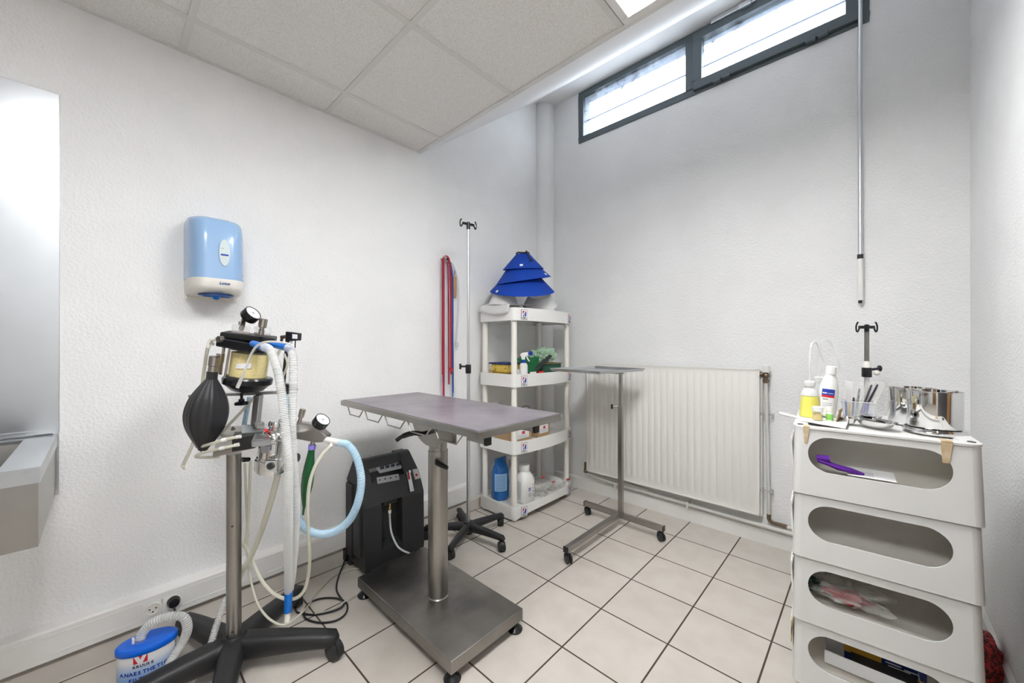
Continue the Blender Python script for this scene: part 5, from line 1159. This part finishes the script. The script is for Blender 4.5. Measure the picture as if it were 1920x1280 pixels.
for x_, w_, z_, h_ in ((-.05, .09, .012, .030), (.045, .090, -.018, .022)): MB().box((x_, -.0255, z_), (w_, .001, h_), RB).obj('print_band', 'mustard', t, 'gold band')
MB().box((-.05, 0, .0305), (.09, .049, .001), RB).obj('print_band', 'mustard', t)
MB().box((.065, -.026, -.020), (.03, .001, .014), RB).obj('print_mark', 'label_red', t)
for x_, w_, z_ in ((.022, .036, .012), (.062, .032, .008), (.035, .05, .003)): MB().box((x_, -.0258, z_), (w_, .001, .0035), RB).obj('print_line', 'paper', t)
t = thing('open_carton', 'opened white carton in front of the navy box in the bottom slot', 'carton', tuple(Q(.15, .08, zf4)))
RC = Matrix.Translation(Q(.19, .085, zf4+.026)) @ Matrix.Rotation(CA-.04, 4, 'Z')
b = MB(); b.box((0, .034, .006), (.22, .0015, .060), RC).box((0, -.034, -.004), (.22, .0015, .040), RC).box((0, 0, -.024), (.22, .068, .0015), RC).box((-.11, 0, 0), (.0015, .068, .05), RC).box((.11, 0, 0), (.0015, .068, .05), RC)
b.obj('carton_body', 'paper', t)
MB().box((-.095, .034, .045), (.03, .0015, .03), RC).obj('flap', 'paper', t)
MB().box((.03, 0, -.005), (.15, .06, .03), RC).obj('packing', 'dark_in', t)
qb((.5, .50, .10), (.055, .09, .098), 'net', 'net_bag', 31, 'red netting bag on the floor between the cart and the right wall', 'net bag', .08)

# on top of the cart
zt = ZT_[0]+.0005
t = thing('small_tray', 'white plastic strip tray under the bottles sticking out left of the cart', 'tray', tuple(Q(.04, .18, zt)))
MB().hexa([Q(.0, .10, zt+.006), Q(.13, .02, zt+.006), Q(.15, .27, zt+.006), Q(.03, .27, zt+.006)], [Q(.0, .10, zt+.009), Q(.13, .02, zt+.009), Q(.15, .27, zt+.009), Q(.03, .27, zt+.009)]).obj('plate', 'white_plastic', t, bev=.001)
MB().tube([Q(-.052, .16, zt+.016), Q(-.03, .15, zt+.014), Q(.0, .14, zt+.010), Q(.04, .13, zt+.010)], [.005, .006, .0045, .003], 12).obj('handle', 'white_plastic', t)
zb = zt+.0095
def C2(u, y, x=None):    # cart x of a sight line at cart depth y
    r = ray(u, 700); o = Q(0, y, 0); tt = (o.dot(cey))/(Vector((r.x, r.y, 0)).dot(cey)); return (Vector((r.x, r.y, 0))*tt-CO).dot(cex)
# wash bottle with yellow liquid
t = thing('wash_bottle', 'milky wash bottle half full of yellow liquid with a bent spout tube on the cart', 'wash bottle', tuple(Q(.04, .17, zb)))
cb = Q(C2(1513, .19)+.008, .19, zb)
MB().lathe([(0, .028), (.003, .031), (.076, .0255), (.0765, .001)], cb, Z, 32).obj('liquid', 'yellow_liq', t, 'bright yellow liquid')
MB().lathe([(.078, .0262), (.090, .0245), (.100, .020), (.106, .0135), (.118, .0135)], cb, Z, 32).obj('bottle', 'frost', t)
MB().lathe([(.112, .017), (.128, .017), (.132, .012)], cb, Z, 24).obj('screw_cap', 'frost', t)
tt_ = [cb+Z*.12, cb+Z*.20, cb+Z*.255+IR*.004, cb+Z*.275+IR*.016, cb+Z*.262+IR*.030, cb+Z*.225+IR*.042, cb+Z*.195+IR*.052]
pipe(tt_, .0035, 8).obj('spout_tube', 'frost', t)
t = thing('wash_bottle', 'empty clear wash bottle with bent tube behind the yellow one on the cart', 'wash bottle', tuple(Q(.08, .30, zb)))
cb = Q(C2(1536, .30), .30, zb)
MB().lathe([(0, .030), (.003, .032), (.09, .031), (.115, .018), (.122, .014), (.130, .014)], cb, Z, 28).obj('bottle', 'clear', t)
MB().lathe([(.122, .018), (.138, .018), (.142, .012)], cb, Z, 24).obj('screw_cap', 'frost', t)
pipe([cb+Z*.13, cb+Z*.21, cb+Z*.265+IR*.006, cb+Z*.285+IR*.022, cb+Z*.27+IR*.045, cb+Z*.225+IR*.065, cb+Z*.165+IR*.082], .0035, 8).obj('spout_tube', 'clear', t)
# tilted white disinfectant bottle
t = thing('disinfectant_bottle', 'leaning white bottle with blue and red label on the cart', 'bottle', tuple(Q(.09, .20, zb)))
cb = Q(C2(1549, .215), .215, zb+.004); ax = (Z+IR*.13+IN*.03).normalized()
MB().lathe([(0, .022), (.004, .0265), (.045, .0285), (.085, .0285), (.115, .026), (.140, .019), (.152, .0135), (.156, .012)], cb, ax, 36, sx=1.12, sy=.8, ref=IR).obj('bottle', 'white_plastic', t)
MB().lathe([(.152, .0155), (.155, .0165), (.180, .016), (.183, .013)], cb, ax, 24).obj('screw_cap', 'white_plastic', t)
def lab(z0, z1, a0, a1, m, nm, off=.0006):
    e1 = (IR-ax*IR.dot(ax)).normalized(); e2 = ax.cross(e1); v = []; n = 8
    for z in (z0, z1):
        for i in range(n+1):
            a = a0+(a1-a0)*i/n; R_ = .0287+off; v.append(cb+ax*z+e1*(R_*1.12*math.cos(a))+e2*(R_*.8*math.sin(a)))
    return MB().add(v, [(i, i+1, n+2+i, n+1+i) for i in range(n)], True).obj(nm, m, t)
A0, A1 = math.radians(200), math.radians(275)
lab(.076, .098, A0, A1, 'label_blue', 'label_band'); lab(.068, .076, A0, A1, 'label_red', 'label_band'); lab(.030, .067, A0, A1, 'paper', 'label')
e1 = (IR-ax*IR.dot(ax)).normalized(); tn = (-IN-IR*.42).normalized(); txd = (IR-tn*IR.dot(tn)).normalized()
lab(.0815, .0855, A0+.1, A0+.55, 'paper', 'print_line', .0009); lab(.0820, .0840, A0+.65, A1-.15, 'paper', 'print_line', .0009); lab(.0600, .0625, A0+.15, A0+.7, 'ink', 'print_line', .0009)
for k in range(3): lab(.034+k*.006, .036+k*.006, A0+.15, A1-.2, 'grey_print', 'print_line', .0009)
# specimen jar, vial, brown card
t = thing('specimen_jar', 'small clear jar of brown matter with white lid at the front of the cart top', 'jar', tuple(Q(.06, .13, zb)))
cb = Q(C2(1533, .12), .12, zb)
MB().lathe([(0, .0125), (.002, .0145), (.034, .0150), (.035, .013)], cb, Z, 24).obj('jar_body', 'clear', t)
MB().lathe([(.002, .0125), (.020, .0130), (.027, .008)], cb, Z, 20).obj('contents', 'food_yellow', t)
MB().lathe([(.033, .0165), (.046, .0165), (.048, .015)], cb, Z, 28).obj('lid', 'white_plastic', t, 'white screw lid')
t = thing('small_vial', 'small white vial with green label beside the specimen jar', 'vial', tuple(Q(.09, .13, zb)))
cb = Q(C2(1555.5, .14), .14, zb)
MB().lathe([(0, .010), (.030, .010), (.033, .0085), (.036, .0085)], cb, Z, 20).obj('vial_body', 'white_plastic', t)
MB().lathe([(.034, .0105), (.048, .0105)], cb, Z, 20).obj('cap', 'white_plastic', t)
MB().lathe([(.003, .0103), (.024, .0103)], cb, Z, 20, (False, False)).obj('label', mat('green_label', (.25, .6, .12), .5), t)
tag(MB().hexa([Q(.108, .13, zb), Q(.118, .19, zb), Q(.120, .19, zb), Q(.110, .13, zb)], [Q(.116, .13, zb+.042), Q(.126, .19, zb+.042), Q(.128, .19, zb+.042), Q(.118, .13, zb+.042)]).obj('brown_card', 'card'), 'brown card standing on edge right of the small vial', 'card')
# clear beaker of syringes and pens
t = thing('clear_beaker', 'square clear plastic beaker holding pens and wrapped instruments on the cart', 'beaker', tuple(Q(.15, .34, zt)))
bx = C2(1607, .31); bc = (bx, .31)
def bq(x, y, z): return Q(bc[0]+x, bc[1]+y, zt+.004+z)
h_ = .062; wx_ = .046
for s in (-1, 1):
    pass
b = MB().hexa([bq(-wx_*.85, -.03, 0), bq(wx_*.85, -.03, 0), bq(wx_*.85, .03, 0), bq(-wx_*.85, .03, 0)], [bq(-wx_*.85, -.03, .002), bq(wx_*.85, -.03, .002), bq(wx_*.85, .03, .002), bq(-wx_*.85, .03, .002)])
for (xa, ya, xb, yb) in ((-1, -1, 1, -1), (1, -1, 1, 1), (1, 1, -1, 1), (-1, 1, -1, -1)):
    b.hexa([bq(wx_*.85*xa, .03*ya, 0), bq(wx_*.85*xb, .03*yb, 0), bq(wx_*.82*xb, .028*yb, 0), bq(wx_*.82*xa, .028*ya, 0)], [bq(wx_*xa, .036*ya, h_), bq(wx_*xb, .036*yb, h_), bq(wx_*.97*xb, .034*yb, h_), bq(wx_*.97*xa, .034*ya, h_)])
b.obj('beaker_wall', 'clear', t)
rim = [bq(wx_*sx_, .036*sy_, h_) for sx_, sy_ in ((-1, -1), (1, -1), (1, 1), (-1, 1), (-1, -1))]; MB().tube(rim, .0015, 6).obj('beaker_rim', 'frost', t)
pens = [('pen', 'label_blue', -.030, -.012, -.03, .06, 'small blue pen at the left inside the beaker'), ('pen', 'mustard', -.022, -.010, -.01, .05, 'short brown-topped pen in the beaker'), ('pen', 'ink', -.012, .010, .05, .07, 'black pen standing in the beaker'), ('scissors', 'chrome', -.004, .0, .10, .105, 'steel scissors leaning in the beaker'), ('scalpel', 'dark_in', .006, .008, .28, .125, 'wrapped dark instrument leaning right in the beaker'), ('pen', 'purple', .012, -.014, .18, .055, 'violet pen in the beaker'), ('marker', 'label_blue', .024, -.010, .10, .055, 'blue marker at the right in the beaker'), ('scalpel', 'ink', .012, .014, .36, .13, 'second wrapped dark instrument leaning furthest right in the beaker')]
for nm, m_, x_, y_, le, ln, lb in pens:
    d = (Z+cex*le).normalized(); a = bq(x_, y_, .003)
    tag(MB().tube([a, a+d*ln*.15, a+d*ln*.85, a+d*ln], [.0018, .0032, .0034, .0024], 8).obj(nm, m_), lb, nm if nm != 'scalpel' else 'instrument', 'pens and instruments in the clear beaker')
for x_, le, ln, lb, m_ in ((.010, .22, .128, 'clear sterile wrapper around the instruments, the left one', 'bag_clear'), (.026, .34, .135, 'clear sterile wrapper around the instruments, the right one', 'bag_clear'), (-.022, .0, .125, 'reddish wrapped syringe standing at the back of the beaker', 'frost')):
    d = (Z+cex*le).normalized(); a = bq(x_, .016, .01)
    o = MB().hexa([a-cex*.010, a+cex*.010, a+cex*.010+cey*.004, a-cex*.010+cey*.004], [a+d*ln-cex*.013, a+d*ln*.96+cex*.013, a+d*ln*.96+cex*.013+cey*.003, a+d*ln-cex*.013+cey*.003]).obj('sterile_wrapper', m_, bev=.002)
    tag(o, lb, 'wrapper', 'sterile wrappers in the beaker')
a = bq(-.022, .024, .02); tag(MB().tube([a, a+Z*.02, a+Z*.075, a+Z*.088], [.004, .008, .008, .003], 12).obj('red_syringe', mat('dull_red', (.35, .14, .14), .5)), 'dull red syringe standing at the back left of the beaker', 'syringe')
# steel bowls and dish
bwl = Q(C2(1640, .155), .155, zt)
tag(MB().lathe([(0, .030), (.001, .036), (.010, .052), (.022, .060), (.0235, .066), (.0245, .066), (.0235, .0595), (.011, .050), (.003, .034), (.0025, .001)], bwl, Z, 56, (True, False), sx=.62, sy=1.0, ref=IR).obj('steel_bowl', 'chrome'), 'wide shallow steel bowl at the front of the cart top', 'bowl')
p_ = bwl+IN*.0+Z*.026; tag(MB().lathe([(0, .018), (.002, .030), (.008, .034), (.009, .038), (.0095, .034), (.004, .026), (.003, .001)], p_+IN*.02+IR*.004, Z, 40, (True, False), sx=.7, ref=IR).obj('steel_bowl', 'chrome'), 'small steel dish stacked inside the wide shallow steel bowl', 'dish')
dsh = Q(C2(1590, .175), .175, zt+.001)
tag(MB().lathe([(0, .012), (.002, .018), (.016, .026), (.020, .028), (.0205, .031), (.0215, .031), (.0195, .026), (.003, .015), (.0025, .001)], dsh, Z, 40, (True, False), sx=.8, ref=IR).obj('steel_dish', 'chrome'), 'small steel dish left of the wide bowl in front of the beaker', 'dish')
# two steel drums
def drum(u, y, r, h, z, lab, lid=True):
    c_ = Q(C2(u, y), y, z); t = thing('steel_drum', lab, 'steel container', tuple(c_))
    MB().lathe([(0, r*.97), (.003, r), (h-.003, r), (h-.002, r+.0022), (h, r+.0022), (h, r-.001), (h-.003, r-.0015), (.004, r-.0015), (.0035, .001)], c_, Z, 72, (True, False), sx=1, ref=IR).obj('drum_wall', 'chrome', t)
    return c_, t
c_, t1 = drum(1752, .165, .0605, .112, zt+.018, 'shiny steel drum standing on its lid at the right front of the cart top')
lidc = Vector((c_.x, c_.y, zt))
MB().lathe([(0, .066), (.001, .071), (.007, .071), (.009, .068), (.012, .0675), (.016, .066), (.0165, .001)], lidc, Z, 72).obj('lid', 'chrome', t1)
drum(1710, .315, .0605, .125, zt, 'steel drum at the back of the cart top behind the front one')
